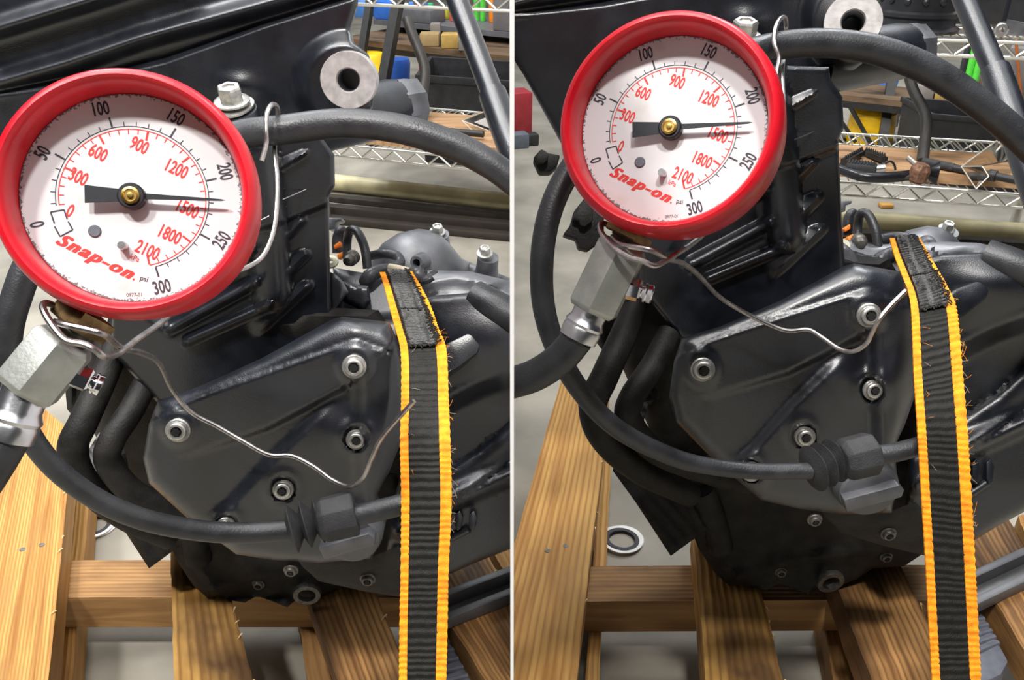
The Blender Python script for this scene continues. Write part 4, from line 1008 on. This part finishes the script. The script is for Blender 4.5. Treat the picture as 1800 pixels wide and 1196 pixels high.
def colpt(p0, dd, off, x, L=1.6):
    f = lambda a: (lambda p: 900+F*((p-CAM)@RT)/((p-CAM)@FW)-x)(p0+off+dd*a)
    lo, hi = -.6, L
    for _ in range(50):
        m = (lo+hi)/2
        if f(m) > 0: hi = m
        else: lo = m
    return p0+off+dd*lo
def background(s):
    A, B, d, n, zl, zu = rack(s)
    blk = K['blackpow']; W_ = SIDE[s]
    bd = lambda a, b, w_, h: None
    if s == 'L':
        q = [A+n*.02+(0, 0, .004), A+d*1.2+n*.02+(0, 0, .004)]
        # board, lying on the lower shelf
        v, f = prism([q[0], q[1], q[1]+n*.30, q[0]+n*.30], (0, 0, .022)); crate('shelf_board', (v, f), K['wood5'], 'tan board lying on the low wire shelf '+W_, 'board', bev=0)
        vv = bpy.data.objects
        # yellowed plastic pipe and dark beams on the floor under the shelf
        pa, pb = G(560, 317, .03), G(960, 362, .03)
        tag(obj('plastic_pipe', tube([pa, (pa+pb)/2, pb], .024, 20, 2), K['pvc'], own=pa-(0, 0, .024)), 'yellowed plastic pipe lying under the wire shelf '+W_, 'pipe')
        for i, (y0, y1, h) in enumerate(((352, 392, .018), (377, 414, .03), (391, 428, .02))):
            a, b = G(540, y0, 0), G(960, y1+4, 0); dd = unit(b-a); nn = np.array((-dd[1], dd[0], 0))
            v, f = prism([a, b, b+nn*.03, a+nn*.03], (0, 0, h)); crate('dark_beam', (v, f), pm('dark_brown_beam', (.028, .022, .017), .6), ('farthest', 'middle', 'nearest')[i]+' of three dark beams lying on the floor '+W_, 'beam', 'dark beams on the floor')
        # black frame bench
        t = thing('steel_bench', G(690, 205, 0), 'black steel bench frame with a brown deck far behind the rack '+W_, 'bench')
        dz = .29
        p0, p1 = G(600, 66, dz), G(940, 104, dz); dd = unit(p1-p0); nn = np.array((-dd[1], dd[0], 0))
        vf = prism([p0, p1, p1+nn*.5, p0+nn*.5], (0, 0, -.022)); obj('deck_board', vf, K['wood6'], t, attr=loft_attr(vf, dd))
        vf = prism([p0+(0, 0, -.023), p1+(0, 0, -.023), p1+nn*.03+(0, 0, -.023), p0+nn*.03+(0, 0, -.023)], (0, 0, -.02)); obj('deck_beam', vf, blk, t)
        for x, y, x2, y2, ww in ((650, 6, 637, 90, .026), (698, 12, 675, 140, .034)):
            a = P(x, y, 3.25 if ww < .03 else 3.05); b = P(x2, y2, 3.25 if ww < .03 else 3.05); e = b+(b-a)*(-b[2]/(b[2]-a[2])); a2 = a+(a-b)*.8
            obj('bench_leg', bar(e, a2, ww), blk, t)
        u0, u1 = p0+(0, 0, .046), p1+(0, 0, .046)
        vf = prism([u0+nn*.2, u1+nn*.2, u1+nn*.5, u0+nn*.5], (0, 0, -.02)); obj('upper_shelf', vf, pm('grey_shelf', (.11, .11, .12), .5), t)
        for k in (.05, .5, .95):
            c = u0+(u1-u0)*k+nn*.35; obj('shelf_support', bar(c-(0, 0, .046), c-(0, 0, .015), .02), blk, t)
        # blocks on the bench deck
        for x0, x1, y, h, dp, mm, lb in ((738, 772, 82, .045, .07, pm('tan_block', (.36, .25, .11), .7), 'tan worn block, leftmost of four on the far bench '+W_), (757, 775, 76, .07, .05, pm('grey_block', (.20, .18, .16), .7), 'grey upright block between two tan blocks on the far bench '+W_),
                                     (776, 806, 86, .05, .07, pm('yellow_block', (.42, .27, .07), .7), 'yellow-brown block right of the grey block on the far bench '+W_), (806, 826, 90, .045, .05, pm('grey_block', (.20, .18, .16), .7), 'grey low block, rightmost of four on the far bench '+W_)):
            crate('wood_block', gbox(x0, x1, y, dz+.0005, h, dp), mm, lb, 'block', 'blocks on the far bench')
        zz = dz+.131
        us = lambda x, y: y
        for nm, x0, x1, h, dp, col, lb, ct in (('drawer_unit', 705, 757, .05, .1, (.12, .12, .13), 'dark grey open drawer of small parts on the far shelf ', 'drawer'), ('blue_case', 657, 690, .07, .08, (.03, .14, .52), 'blue plastic case between the bench legs ', 'case'),
                                           ('blue_case', 600, 640, .06, .08, (.05, .16, .42), 'blue case half hidden by the engine casting ', 'case'), ('grey_box', 866, 912, .16, .10, (.16, .15, .15), 'grey box beside the orange funnel on the far shelf ', 'box')):
            a = colpt(u0, dd, nn*.21+(0, 0, .0005), x0); wd = np.linalg.norm(colpt(u0, dd, nn*.21+(0, 0, .0005), x1)-a)
            vf = prism([a, a+dd*wd, a+dd*wd+nn*dp, a+nn*dp], (0, 0, h)); crate(nm, vf, pm('p_'+nm+str(x0), col, .45), lb+W_, ct)
        for x, r, h, col, lb, nk in ((838, .0115, .13, (.10, .62, .06), 'bright green bottle on the far shelf ', False), (849, .0115, .13, (.10, .62, .06), 'bright green bottle just right of another one on the far shelf ', False), (868, .020, .12, (.90, .25, .02), 'orange funnel-necked bottle on the far shelf ', True),
                                 (690, .024, .10, (.05, .30, .12), 'dark green can behind the bench leg ', False), (644, .03, .16, (.75, .72, .66), 'white bottle behind the bench leg ', True), (634, .018, .17, (.65, .03, .03), 'red bottle half hidden by the engine casting ', True)):
            c = colpt(u0, dd, nn*.40+(0, 0, .0005), x)
            pr = [(0, 0), (r*.92, 0), (r, .004), (r, h*.72), (r*.86, h*.80), (r*.42, h*.86), (r*.42, h), (0, h)] if nk else [(0, 0), (r*.95, 0), (r, .004), (r, h-.004), (r*.95, h), (0, h)]
            tag(obj('bottle', lathe(c, (0, 0, 1), pr, 20), pm('bottle'+str(col), col, .35), own=c), lb+W_, 'bottle', 'bottles on the far shelf')
        rnd = random.Random(12)
        spots = [(714, (.8, .8, .8)), (724, (.05, .2, .6)), (732, (.75, .15, .2)), (740, (.8, .78, .75)), (748, (.08, .1, .3)), (757, (.05, .5, .2)), (766, (.1, .15, .4)), (776, (.8, .75, .65)), (786, (.45, .40, .05)), (796, (.7, .1, .08)), (806, (.7, .68, .7))]
        for i, (x, col) in enumerate(spots):
            c = colpt(u0, dd, nn*(.33+.02*(i % 3))+(0, 0, .0005), x); h = .045+.02*rnd.random()
            vf = boxc(c, .018, .02, h, rnd.random()); nmcol = ('white', 'blue', 'pink', 'pale', 'navy', 'green', 'dark blue', 'cream', 'olive', 'red', 'grey')[i]
            crate('parts_box', vf, pm('parts'+nmcol, col, .5), nmcol+' little parts box among small boxes on the far shelf '+W_, 'box', 'little boxes on the far shelf', bev=.002)
        # crumpled silver sheet
        dx = (800-600)/340; c = p0+(p1-p0)*dx+nn*.12+np.array((0, 0, .0005))
        tag(obj('silver_bag', lathe(c, (0, 0, 1), [(0, 0), (.042, 0), (.036, .03), (.018, .055), (0, .06)], 9, rfn=lambda a: 1+.2*math.sin(3*a)), K['alu'], own=c, smooth=10), 'crumpled silver bag behind the blocks on the far bench '+W_, 'bag')
        # yellow drum under the bench
        c = G(659, 210, 0); tag(obj('yellow_drum', lathe(c, (0, 0, 1), [(0, 0), (.055, 0), (.06, .01), (.06, .24), (.05, .255), (0, .26)], 28), pm('yellow_plastic', (.85, .50, .01), .4), own=c), 'yellow plastic drum under the far bench '+W_, 'drum')
        c = G(634, 222, 0); tag(obj('cream_jug', lathe(c, (0, 0, 1), [(0, 0), (.05, 0), (.055, .02), (.055, .17), (.03, .23), (.018, .255), (0, .255)], 24), pm('cream_plastic', (.78, .70, .48), .45), own=c), 'cream plastic jug beside the yellow drum '+W_, 'jug')
        # bent pipe leaning in front of the tote
        tag(obj('bent_pipe', tube([P(716, 34, 2.48), P(724, 58, 2.46), P(738, 92, 2.44), P(747, 122, 2.42), P(745, 158, 2.40), G(738, 212, .2535)], .0150, 14, 5), pm('sooty_steel', (.045, .04, .036), .5, .4), own=G(738, 212, .2535)), 'bent black pipe standing before the black tote '+W_, 'pipe')
        c0, c1 = G(748, 285, 0), G(960, 305, 0); dd2 = unit(c1-c0); n2 = np.array((-dd2[1], dd2[0], 0))
        open_bin('storage_tote', [c0, c1, c1+n2*.3-dd2*.08, c0+n2*.3-dd2*.08], .285, .03, K['tote'], 'black open storage tote behind the bent pipe '+W_, 'tote', 1.06)
        # bits beyond the tote
        for x, y, r, col, lb in ((702, 210, .03, (.04, .15, .6), 'blue tub on the floor beyond the far bench '), (752, 214, .02, (.7, .08, .06), 'red tub on the floor beyond the far bench '), (780, 212, .02, (.12, .35, .14), 'green tub on the floor beyond the far bench '), (828, 225, .025, (.6, .36, .08), 'ochre tub on the floor beyond the far bench ')):
            c = G(x, y-60, 0); tag(obj('tub', lathe(c, (0, 0, 1), [(0, 0), (r*1.6, 0), (r*1.9, .10), (r*1.7, .12), (0, .12)], 20), pm('tub'+str(col), col, .4), own=c), lb+W_, 'tub', 'tubs beyond the far bench')
        # acrylic bracket and black handle lying on the shelf board
        acr(s, [(812, 212), (868, 190), (905, 232), (876, 262), (833, 232)], W_)
        a, b = G(735, 226, .262), G(850, 236, .262)
        tag(obj('black_bar', tube([a, (a+b)/2, b], .0085, 14, 2), blk, own=a-(0, 0, .0085)), 'black round bar lying on the shelf board '+W_, 'bar')
    else:
        q0 = A+n*.03+(0, 0, .004); q1 = B+n*.03+(0, 0, .004)
        vf = prism([q0, q1, q1+n*.2, q0+n*.2], (0, 0, .024)); o = obj('shelf_board', vf, K['wood5'], attr=loft_attr(vf, d)); tag(o, 'tan board lying on the low wire shelf '+W_, 'board')
        zb = q0[2]+.0245
        # chip of wood lying on the floor under the shelf
        vf = gbox(1551, 1574, 356, 0.02, .012, .03); crate('wood_chip', (vf[0]-np.array((0, 0, .02)), vf[1]), pm('ochre_chip', (.42, .22, .05), .7), 'small ochre wood chip on the floor under the shelf '+W_, 'chip')
        pa, pb = G(1470, 384, .03), G(1960, 421, .03)
        tag(obj('plastic_pipe', tube([pa, (pa+pb)/2, pb], .024, 20, 2), K['pvc'], own=pa-(0, 0, .024)), 'yellowed plastic pipe lying under the wire shelf '+W_, 'pipe')
        for i, (y0, y1, h) in enumerate(((405, 432, .018), (424, 452, .03), (440, 470, .02))):
            a, b = G(1450, y0, 0), G(1960, y1+6, 0); dd = unit(b-a); nn = np.array((-dd[1], dd[0], 0))
            v, f = prism([a, b, b+nn*.03, a+nn*.03], (0, 0, h)); crate('dark_beam', (v, f), pm('dark_brown_beam', (.028, .022, .017), .6), ('farthest', 'middle', 'nearest')[i]+' of three dark beams lying on the floor '+W_, 'beam', 'dark beams on the floor')
        # pedal tube with cupped end, foot peg, hammer head
        t = thing('pedal_lever', G(1560, 316, zb), 'glossy black pedal lever with cupped end lying on the shelf board '+W_, 'lever')
        Z = zb+.013
        obj('lever_tube', tube([G(1440, 288, Z), G(1475, 297, Z), G(1515, 310, Z), (G(1560, 312, Z)), G(1600, 308, Z), G(1632, 304, Z)], .0115, 16, 6), pm('gloss_black', (.01, .01, .012), .22), t)
        c = G(1634, 304, Z+.003)
        obj('cup_end', lathe(c, unit((1, -.35, 0)), [(0, -.004), (.011, -.004), (.016, .0), (.026, .016), (.022, .017), (.008, .006), (0, .006)], 22), pm('gloss_black', (.01, .01, .012), .22), t)
        t = thing('foot_peg', G(1520, 292, zb), 'black ribbed rubber foot peg lying on the shelf board '+W_, 'foot peg')
        c0, c1 = G(1487, 296, zb+.016), G(1540, 302, zb+.016); dd = unit(c1-c0); nn = np.array((-dd[1], dd[0], 0))
        obj('peg_body', (lambda vf: vf)(prism([c0-nn*.018-(0, 0, .016), c1-nn*.018-(0, 0, .016), c1+nn*.018-(0, 0, .016), c0+nn*.018-(0, 0, .016)], (0, 0, .033))), K['mattrubber'], t, bevel=.006)
        for k in range(9):
            a = c0+(c1-c0)*(.08+.1*k); obj('peg_rib', tube([a-nn*.014+(0, 0, .017), a+(0, 0, .019), a+nn*.014+(0, 0, .017)], .0022, 6, 2), K['mattrubber'], t)
        for (x0, y0), (x1, y1) in (((1483, 285), (1515, 268)), ((1520, 268), (1555, 281))):
            a, b = G(x0, y0, zb+.006), G(x1, y1, zb+.012); bb = obj('toothed_arm', bar(a, b, .016, .012), blk, t)
            for k in range(9):
                p = a+(b-a)*(k+.5)/9+(0, 0, .007); obj('tooth', lathe(p, (0, 0, 1), [(0, 0), (.004, 0), (.001, .008), (0, .008)], 4), blk, bb)
        obj('spring', tube([G(1548, 298, zb+.004), G(1556, 287, zb+.02), G(1566, 284, zb+.024), G(1572, 290, zb+.016), G(1574, 298, zb+.004)], .0026, 8, 5), blk, t)
        obj('pivot_bush', lathe(G(1547, 296, zb+.011), unit((1, -.2, .2)), [(0, -.01), (.010, -.01), (.010, .01), (0, .01)], 18), K['steel'], t)
        t = thing('hammer_head', G(1614, 306, zb), 'rusty brown hammer head with a stub lying on the shelf board '+W_, 'hammer head')
        c = G(1613, 303, zb+.024); rs = pm('rusty_iron', (.15, .075, .045), .65, .3, var=.5, vscale=120)
        obj('head_block', lathe(c-(0, 0, .022), (.15, -.1, 1), [(0, 0), (.014, 0), (.020, .006), (.021, .03), (.014, .042), (0, .044)], 8, phase=.3), rs, t, smooth=25)
        obj('stub', tube([c+(0, 0, .012), P(1596, 277, np.dot(c-CAM, FW)+.01)], .0065, 10, 1), pm('old_steel', (.3, .27, .24), .4, .7), t)
        obj('claw', tube([c-(.0, .0, .008), c+np.array((-.02, 0, -.013)), c+np.array((-.036, 0, -.014))], [.007, .006, .003], 8, 2), blk, t)
        a, b = G(1622, 284, zb+.0095), G(1830, 326, zb+.0095)
        t = thing('black_grip_bar', a, 'black round bar with a thick grip lying on the shelf board '+W_, 'bar')
        obj('bar_shaft', tube([a, (a+b)/2, b], .0085, 14, 1), blk, t); cc = a*.55+b*.45
        obj('bar_grip', tube([a, a*.72+b*.28], .0095, 14, 1), K['mattrubber'], t); obj('bar_joint', tube([a*.42+b*.58, a*.36+b*.64], .0125, 14, 1), blk, t)
        acr(s, [(1690, 293), (1752, 248), (1788, 282), (1738, 310), (1716, 332)], W_)
        # bench frame behind
        t = thing('steel_bench', G(1545, 275, 0), 'black steel bench with braces and brown deck behind the rack '+W_, 'bench')
        dz = .19
        p0, p1 = G(1440, 162, dz), G(1840, 205, dz); dd = unit(p1-p0); nn = np.array((-dd[1], dd[0], 0))
        vf = prism([p0, p1, p1+nn*.24, p0+nn*.24], (0, 0, -.02)); obj('deck_board', vf, K['wood6'], t, attr=loft_attr(vf, dd))
        vf = prism([p0+(0, 0, -.021), p1+(0, 0, -.021), p1+nn*.03+(0, 0, -.021), p0+nn*.03+(0, 0, -.021)], (0, 0, -.022)); obj('deck_beam', vf, blk, t)
        for x, y, x2, y2, ww, dd_ in ((1521, 165, 1510, 268, .024, 3.2), (1566, 150, 1547, 280, .03, 2.93)):
            a, b = P(x, y, dd_), P(x2, y2, dd_); e = b+(b-a)*(-b[2]/(b[2]-a[2])); obj('bench_leg', bar(e, a+(a-b)*.6, ww), blk, t)
        for x, y, x2, y2 in ((1490, 180, 1545, 278), (1478, 212, 1504, 250)):
            obj('bench_brace', bar(P(x, y, 2.93), P(x2, y2, 2.95), .012), blk, t)
        obj('bench_rail', bar(P(1475, 246, 3.05), P(1524, 250, 3.1), .016), blk, t)
        obj('bench_leg', bar(P(1788, 122, 3.1), P(1776, 182, 3.1), .028), blk, t)
        obj('bench_leg', bar(P(1525, 205, 3.3), P(1527, 268, 3.3), .016), blk, t)
        for x0, x1, y, h, dp, mm, lb in ((1606, 1638, 180, .05, .06, pm('grey_block', (.20, .18, .16), .7), 'grey-brown block behind the bent pipe on the far bench '+W_), (1640, 1670, 192, .045, .05, pm('yellow_block', (.42, .27, .07), .7), 'yellow-brown worn block under the hose on the far bench '+W_), (1672, 1690, 197, .05, .05, pm('grey_block', (.20, .18, .16), .7), 'grey low block right of the yellow one on the far bench '+W_), (1620, 1660, 168, .075, .05, pm('charcoal_box', (.10, .10, .11), .5), 'charcoal box at the back of the far bench '+W_)):
            yy = 162+43*(x0-1440)/400-(3 if h < .07 else 9)
            crate('wood_block', gbox(x0, x1, yy, dz+.0005, h, dp, yy+43*(x1-x0)/400), mm, lb, 'block', 'blocks on the far bench')
        for x, r, h, col, lb in ((1693, .0115, .20, (.10, .62, .06), 'bright green bottle between hose and tube on the far bench '), (1706, .0115, .20, (.10, .62, .06), 'green bottle just right of another one on the far bench '), (1720, .012, .19, (.16, .08, .06), 'brown bottle right of the green bottles on the far bench '), (1681, .0105, .20, (.03, .03, .035), 'black bottle left of the green bottles on the far bench ')):
            c = colpt(p0, dd, nn*.16+(0, 0, .0005), x)
            tag(obj('bottle', lathe(c, (0, 0, 1), [(0, 0), (r*.95, 0), (r, .004), (r, h-.02), (r*.6, h-.01), (r*.6, h), (0, h)], 20), pm('bottle'+str(col), col, .35), own=c), lb+W_, 'bottle', 'bottles on the far bench')
        a = colpt(p0, dd, nn*.17+(0, 0, .0005), 1752)
        crate('grey_box', prism([a, a+dd*.085, a+dd*.085+nn*.06, a+nn*.06], (0, 0, .17)), pm('grey_card', (.17, .16, .155), .6), 'grey upright box behind the sleeved tube '+W_, 'box')
        a0 = colpt(p0, dd, nn*.11+(0, 0, .001), 1768)
        tag(obj('rust_rod', tube([a0+(.05, 0, .004), a0+(-.012, .02, .2)], .005, 8, 1), pm('rust_orange', (.45, .13, .03), .6), own=a0), 'thin rust-orange rod leaning by the grey box '+W_, 'rod')
        c = G(1518, 264, 0); r = .079
        tag(obj('yellow_drum', lathe(c+nn*r*.9, (0, 0, 1), [(0, 0), (r*.9, 0), (r, .012), (r*1.02, .08), (r*.96, .12), (r*.7, .138), (r*.3, .145), (0, .145)], 28), pm('yellow_plastic', (.85, .50, .01), .4), own=c+nn*r*.9), 'yellow plastic drum behind the bench braces '+W_, 'drum')
        tag(obj('bent_pipe', tube([P(1588, 96, 2.18), P(1597, 130, 2.16), P(1606, 160, 2.13), P(1622, 190, 2.09), P(1629, 215, 2.06), P(1626, 245, 2.04), G(1621, 286, zb+.005)], .0132, 14, 5), pm('sooty_steel', (.045, .04, .036), .5, .4), own=G(1621, 286, zb+.002)), 'bent black pipe standing before the black tote '+W_, 'pipe')
        c0, c1 = G(1617, 322, 0), G(1830, 346, 0); dd2 = unit(c1-c0); n2 = np.array((-dd2[1], dd2[0], 0))
        bl = G(1583, 302, 0); bl = c0+n2*.2-dd2*.085
        tt = open_bin('storage_tote', [c0, c1, c1+n2*.2-dd2*.085, bl], .215, .03, K['tote'], 'black open storage tote with pale side lettering behind the bent pipe '+W_, 'tote', 1.06)
        ctr = (c0+c1+c1+n2*.2-dd2*.085+bl)/4; H = .215
        q0 = ctr+(c0-ctr)*1.0; q1 = ctr+(bl-ctr)*1.0; t0 = ctr+(c0-ctr)*1.06+(0, 0, H); t1 = ctr+(bl-ctr)*1.06+(0, 0, H); no = unit(np.cross(q1-q0, t0-q0)); no = no if no@FW < 0 or no@RT < 0 else -no
        def toT(u, v, l=0):
            a = q0*(1-v)+t0*v; b = q1*(1-v)+t1*v; return a*(1-u)+b*u+no*.0012
        v, f = text2d('COMMANDER', 0, .01); sx = .72/(v[:, 0].max()-v[:, 0].min()); sy = .26/(v[:, 1].max()-v[:, 1].min())
        obj('tote_lettering', (np.array([toT(.5-y*sy, .47+x*sx) for x, y in v]), f), pm('tote_letter', (.30, .29, .27), .6), tt)
        # caster and small things on the floor beyond
        c = G(1569, 222, .03)
        tw = thing('caster', (c[0], c[1], 0), 'black caster wheel with a grey fork beyond the tote '+W_, 'caster')
        obj('wheel', lathe(c, unit((.9, -.4, 0)), [(0, -.012), (.026, -.012), (.03, -.008), (.03, .008), (.026, .012), (0, .012)], 24), K['blackpaint'], tw)
        obj('fork', bar(c+(0, 0, .0), c+(0, 0, .07), .02, .03), pm('caster_fork', (.3, .3, .3), .4, .6), tw)
        for x, y, r, col, lb in ((1552, 195, .04, (.03, .15, .55), 'blue tub on the floor beyond the yellow drum '), (1650, 200, .035, (.65, .06, .06), 'red tub on the floor beyond the tote '), (1716, 216, .02, (.9, .25, .02), 'orange tub on the floor beyond the tote '), (1690, 212, .02, (.6, .48, .28), 'tan tub on the floor beyond the tote ')):
            c = G(x, y-32, 0); tag(obj('tub', lathe(c, (0, 0, 1), [(0, 0), (r*1.2, 0), (r*1.4, .06), (r*1.3, .07), (0, .07)], 20), pm('tub'+str(col), col, .4), own=c), lb+W_, 'tub', 'tubs on the floor')
        # things on the upper shelf
        z = zu+.0045; on = lambda off, al: np.array(((A+d*al+n*off)[0], (A+d*al+n*off)[1], z))
        L = np.linalg.norm(B-A)
        def at_px(x, off):          # point on the shelf seen in pixel column x
            best = min(np.linspace(0, L, 800), key=lambda a: abs((lambda p: 900+F*((p-CAM)@RT)/((p-CAM)@FW))(on(off, a))-x)); return on(off, best)
        c = at_px(1604, .115); dist = (c-CAM)@FW; R = 72*dist/F
        t = thing('wheel_hub', c, 'black riveted wheel hub standing on the upper wire shelf '+W_, 'hub')
        obj('hub_drum', lathe(c, (0, 0, 1), [(0, 0), (R*1.02, 0), (R*1.03, .006), (R*.93, .012), (R*.91, .028), (R*.96, .033), (R*.96, .040), (R*.88, .044), (R*.88, .16), (0, .16)], 56), pm('satin_black_metal', (.025, .026, .03), .35, .4), t)
        for row, zz in enumerate((.064, .092, .12)):
            for k in range(14):
                a = 2*math.pi*(k+.5*(row % 2))/14; p = c+np.array((math.cos(a), math.sin(a), 0))*R*.875+np.array((0, 0, zz))
                if (p-c)@FW > R*.4: continue
                obj('rivet', lathe(p, (math.cos(a), math.sin(a), 0), [(.0075, 0), (.0065, .004), (.0035, .006), (0, .0065)], 12), pm('satin_black_metal', (.025, .026, .03), .35, .4), t)
        a = at_px(1662, .245); b = at_px(1860, .245)
        open_bin('black_tray', [a, b, b+n*.26, a+n*.19], .062, .03, K['tote'], 'long black tray on the upper wire shelf '+W_, 'tray', 1.02)
        a = at_px(1735, .285)+(0, 0, .0065); dist = (a-CAM)@FW; wd = 105*dist/F
        t = thing('white_jug', a, 'white plastic jug with a purple label standing in the black tray '+W_, 'jug')
        a = a-d*.02
        obj('jug_body', prism([a, a+d*wd, a+d*wd+n*.1, a+n*.1], (0, 0, .19)), pm('white_plastic', (.82, .80, .78), .35), t, bevel=.012)
        l0 = a+d*.03-n*.0006
        lb = obj('jug_label', prism([l0+(0, 0, .075), l0+d*.065+(0, 0, .075), l0+d*.065+(0, 0, .16), l0+(0, 0, .16)], -n*.0004), pm('purple_label', (.18, .03, .30), .4), t)
        obj('label_band', prism([l0-n*.0005+d*.012+(0, 0, .108), l0-n*.0005+d*.053+(0, 0, .108), l0-n*.0005+d*.045+(0, 0, .117), l0-n*.0005+d*.02+(0, 0, .117)], -n*.0003), pm('yellow_band', (.75, .55, .05), .4), lb)
        for k, (u0, u1) in enumerate(((.006, .054), (.01, .05), (.008, .056))):
            obj('label_line', prism([l0-n*.0005+d*u0+(0, 0, .087+.006*k), l0-n*.0005+d*u1+(0, 0, .087+.006*k), l0-n*.0005+d*u1+(0, 0, .0895+.006*k), l0-n*.0005+d*u0+(0, 0, .0895+.006*k)], -n*.0003), pm('lilac_line', (.6, .45, .7), .4), lb)
        obj('label_title', prism([l0-n*.0005+d*.012+(0, 0, .122), l0-n*.0005+d*.058+(0, 0, .122), l0-n*.0005+d*.058+(0, 0, .14), l0-n*.0005+d*.012+(0, 0, .14)], -n*.0003), pm('pink_title', (.75, .05, .18), .4), lb)
        a = at_px(1668, .28)+(0, 0, .0065)
        crate('orange_box', prism([a, a+d*.06, a+d*.06+n*.06, a+n*.06], (0, 0, .11)), pm('orange_carton', (.90, .28, .02), .5), 'orange carton standing in the black tray behind the steel tube '+W_, 'carton')
        c = at_px(1756, .045); t = thing('link_arm', c, 'bright metal link arm with an eye on the upper wire shelf '+W_, 'link')
        cc = c+np.array((0, 0, .0145)); fa = unit(-n)
        obj('eye_end', lathe(cc-fa*.006, fa, [(.006, 0), (.013, 0), (.014, .002), (.014, .011), (.012, .013), (.006, .013), (.006, 0)], 26), K['alu'], t)
        obj('arm', bar(cc-d*.012-(0, 0, .003), cc-d*.045-(0, 0, .010), .011, .008), K['alu'], t)
        c = at_px(1788, .06); t = thing('curved_guard', c, 'black curved plastic guard with a clip on the upper wire shelf '+W_, 'guard')
        arcp = [c+d*x+n*y+np.array((0, 0, .0)) for x, y in ((-.032, .0), (-.015, .012), (.01, .018), (.04, .02), (.07, .02))]
        m = []; 
        for p, h in zip(arcp, (.034, .030, .026, .023, .021)): m += [p, p+np.array((0, 0, h)), p+n*.006+np.array((0, 0, h)), p+n*.006]
        Fc = [(0, 1, 2, 3), (19, 18, 17, 16)]
        for i in range(4):
            for j in range(4): Fc.append((i*4+j, i*4+(j+1) % 4, i*4+4+(j+1) % 4, i*4+4+j))
        obj('guard_shell', (np.array(m), Fc), K['cast2'], t)
        p = arcp[0]+n*.003; obj('guard_clip', bar(p+(0, 0, .03), p+(0, 0, .075), .008, .006), K['blackpaint'], t)
        # far things seen past the casting at the left edge
        for x, y, r, h, col, lb, ct in ((906, 236, .05, .16, (.35, .03, .04), 'dark red cabinet foot seen past the casting at the left edge ', 'cabinet'), (912, 258, .03, .05, (.12, .14, .17), 'grey-blue caster box seen past the casting ', 'box'), (934, 254, .022, .04, (.03, .03, .03), 'black small box seen past the casting ', 'box')):
            c = G(x, y, 0); crate('far_'+ct, boxc(c, r*2, r*2, h, .3), pm('far'+str(col), col, .5), lb+W_, ct)

def acr(s, poly, W_):
    z = .2485 if s == 'R' else .248
    t = thing('acrylic_bracket', G(*poly[-1], z), 'clear folded acrylic bracket standing on the shelf board '+W_, 'bracket')
    m = K.get('acr') or mat('clear_acrylic', (.95, .93, .90), .04, 0, trans=1.0, ior=1.3)
    K['acr'] = m
    a, b, c, d_, e = [np.array(q, float) for q in poly]
    base = G(*poly[-1], z); D0 = (base-CAM)@FW
    pA, pB, pC, pD = P(*a, D0-.015), P(*b, D0+.10), P(*c, D0+.10), P(*d_, D0+.01); pE = base
    pF = pA+(pD-pE)*0+(P(*(d_*.55+a*.45+np.array((10, -10))), D0+.02)-pA)
    th = FW*.003
    obj('bracket_face', prism([pA, pF, pD, pE], th), m, t)
    obj('bracket_wing', prism([pA, pB, pC, pF], UP*.003), m, t)
    ed = pm('acrylic_edge', (.72, .66, .56), .2)
    for p, q in ((pA, pE), (pA, pF), (pF, pD), (pD, pE), (pA, pB), (pB, pC)):
        obj('bracket_edge', tube([p, q], .0013, 6, 1), ed, t)

def right_extras():
    # wiring connectors hanging behind the gauge, only in view on the right
    e = bpy.data.objects['motorcycle_engine.001']
    for q in ([(937, 277), (952, 261), (964, 269), (985, 272), (980, 290), (968, 301), (948, 301)], [(1010, 370), (1030, 345), (1062, 360), (1062, 420), (1035, 440), (1018, 436), (1014, 420), (990, 412), (1003, 395)]):
        obj('connector', prism([P(x, y, .66) for x, y in q], FW*.02), K['castlow'], e, bevel=.0015)
        obj('connector_stub', prism([P(x*.5+q[1][0]*.5-4, y*.5+q[1][1]*.5+6, .652) for x, y in q], FW*.008), K['castlow'], e, bevel=.001)

# ------------------------------------------------------------------ build
for s in 'LR':
    CUR[0] = s; engine(s); gauge(s); hose(s); tie_wire(s); strap(s); rod(s); pallet(s); floor_bits(s); background(s)
right_extras()

# boards on the low shelf carry their grain direction
for o in list(scene.objects):
    if o.type == 'MESH' and o.data.materials and o.data.materials[0] and o.data.materials[0].name.startswith('tan_shelf') and 'loc' not in o.data.attributes:
        at = o.data.attributes.new('loc', 'FLOAT_VECTOR', 'POINT'); at.data.foreach_set('vector', np.array([tuple(v.co) for v in o.data.vertices], np.float32).ravel())

# ------------------------------------------------------------------ everything ends at the divider between the bays
for o in list(scene.objects):
    if o.type != 'MESH' or o.get('kind') == 'structure': continue
    off = OFF[o.name]; left = BAY[o.name] == 'L'
    xs = np.array([v.co[0] for v in o.data.vertices])+off[0]
    if len(xs) == 0: continue
    lo, hi = xs.min(), xs.max()
    if (left and hi <= -HT) or (not left and lo >= HT): continue
    bm = bmesh.new(); bm.from_mesh(o.data)
    px = (-HT if left else HT)-off[0]
    r = bmesh.ops.bisect_plane(bm, geom=bm.verts[:]+bm.edges[:]+bm.faces[:], dist=1e-7, plane_co=(px, 0, 0), plane_no=(1, 0, 0), clear_outer=left, clear_inner=not left)
    ce = [g for g in r['geom_cut'] if isinstance(g, bmesh.types.BMEdge) and g.is_valid]
    if ce and o.get('kind') != 'stuff':
        try: bmesh.ops.contextual_create(bm, geom=ce) if len(ce) < 3 else bmesh.ops.edgeloop_fill(bm, edges=[x for x in ce if len(x.link_faces) == 1])
        except Exception: pass
    bm.to_mesh(o.data); n = len(bm.faces); bm.free()
    if n == 0: bpy.data.objects.remove(o, do_unlink=True)
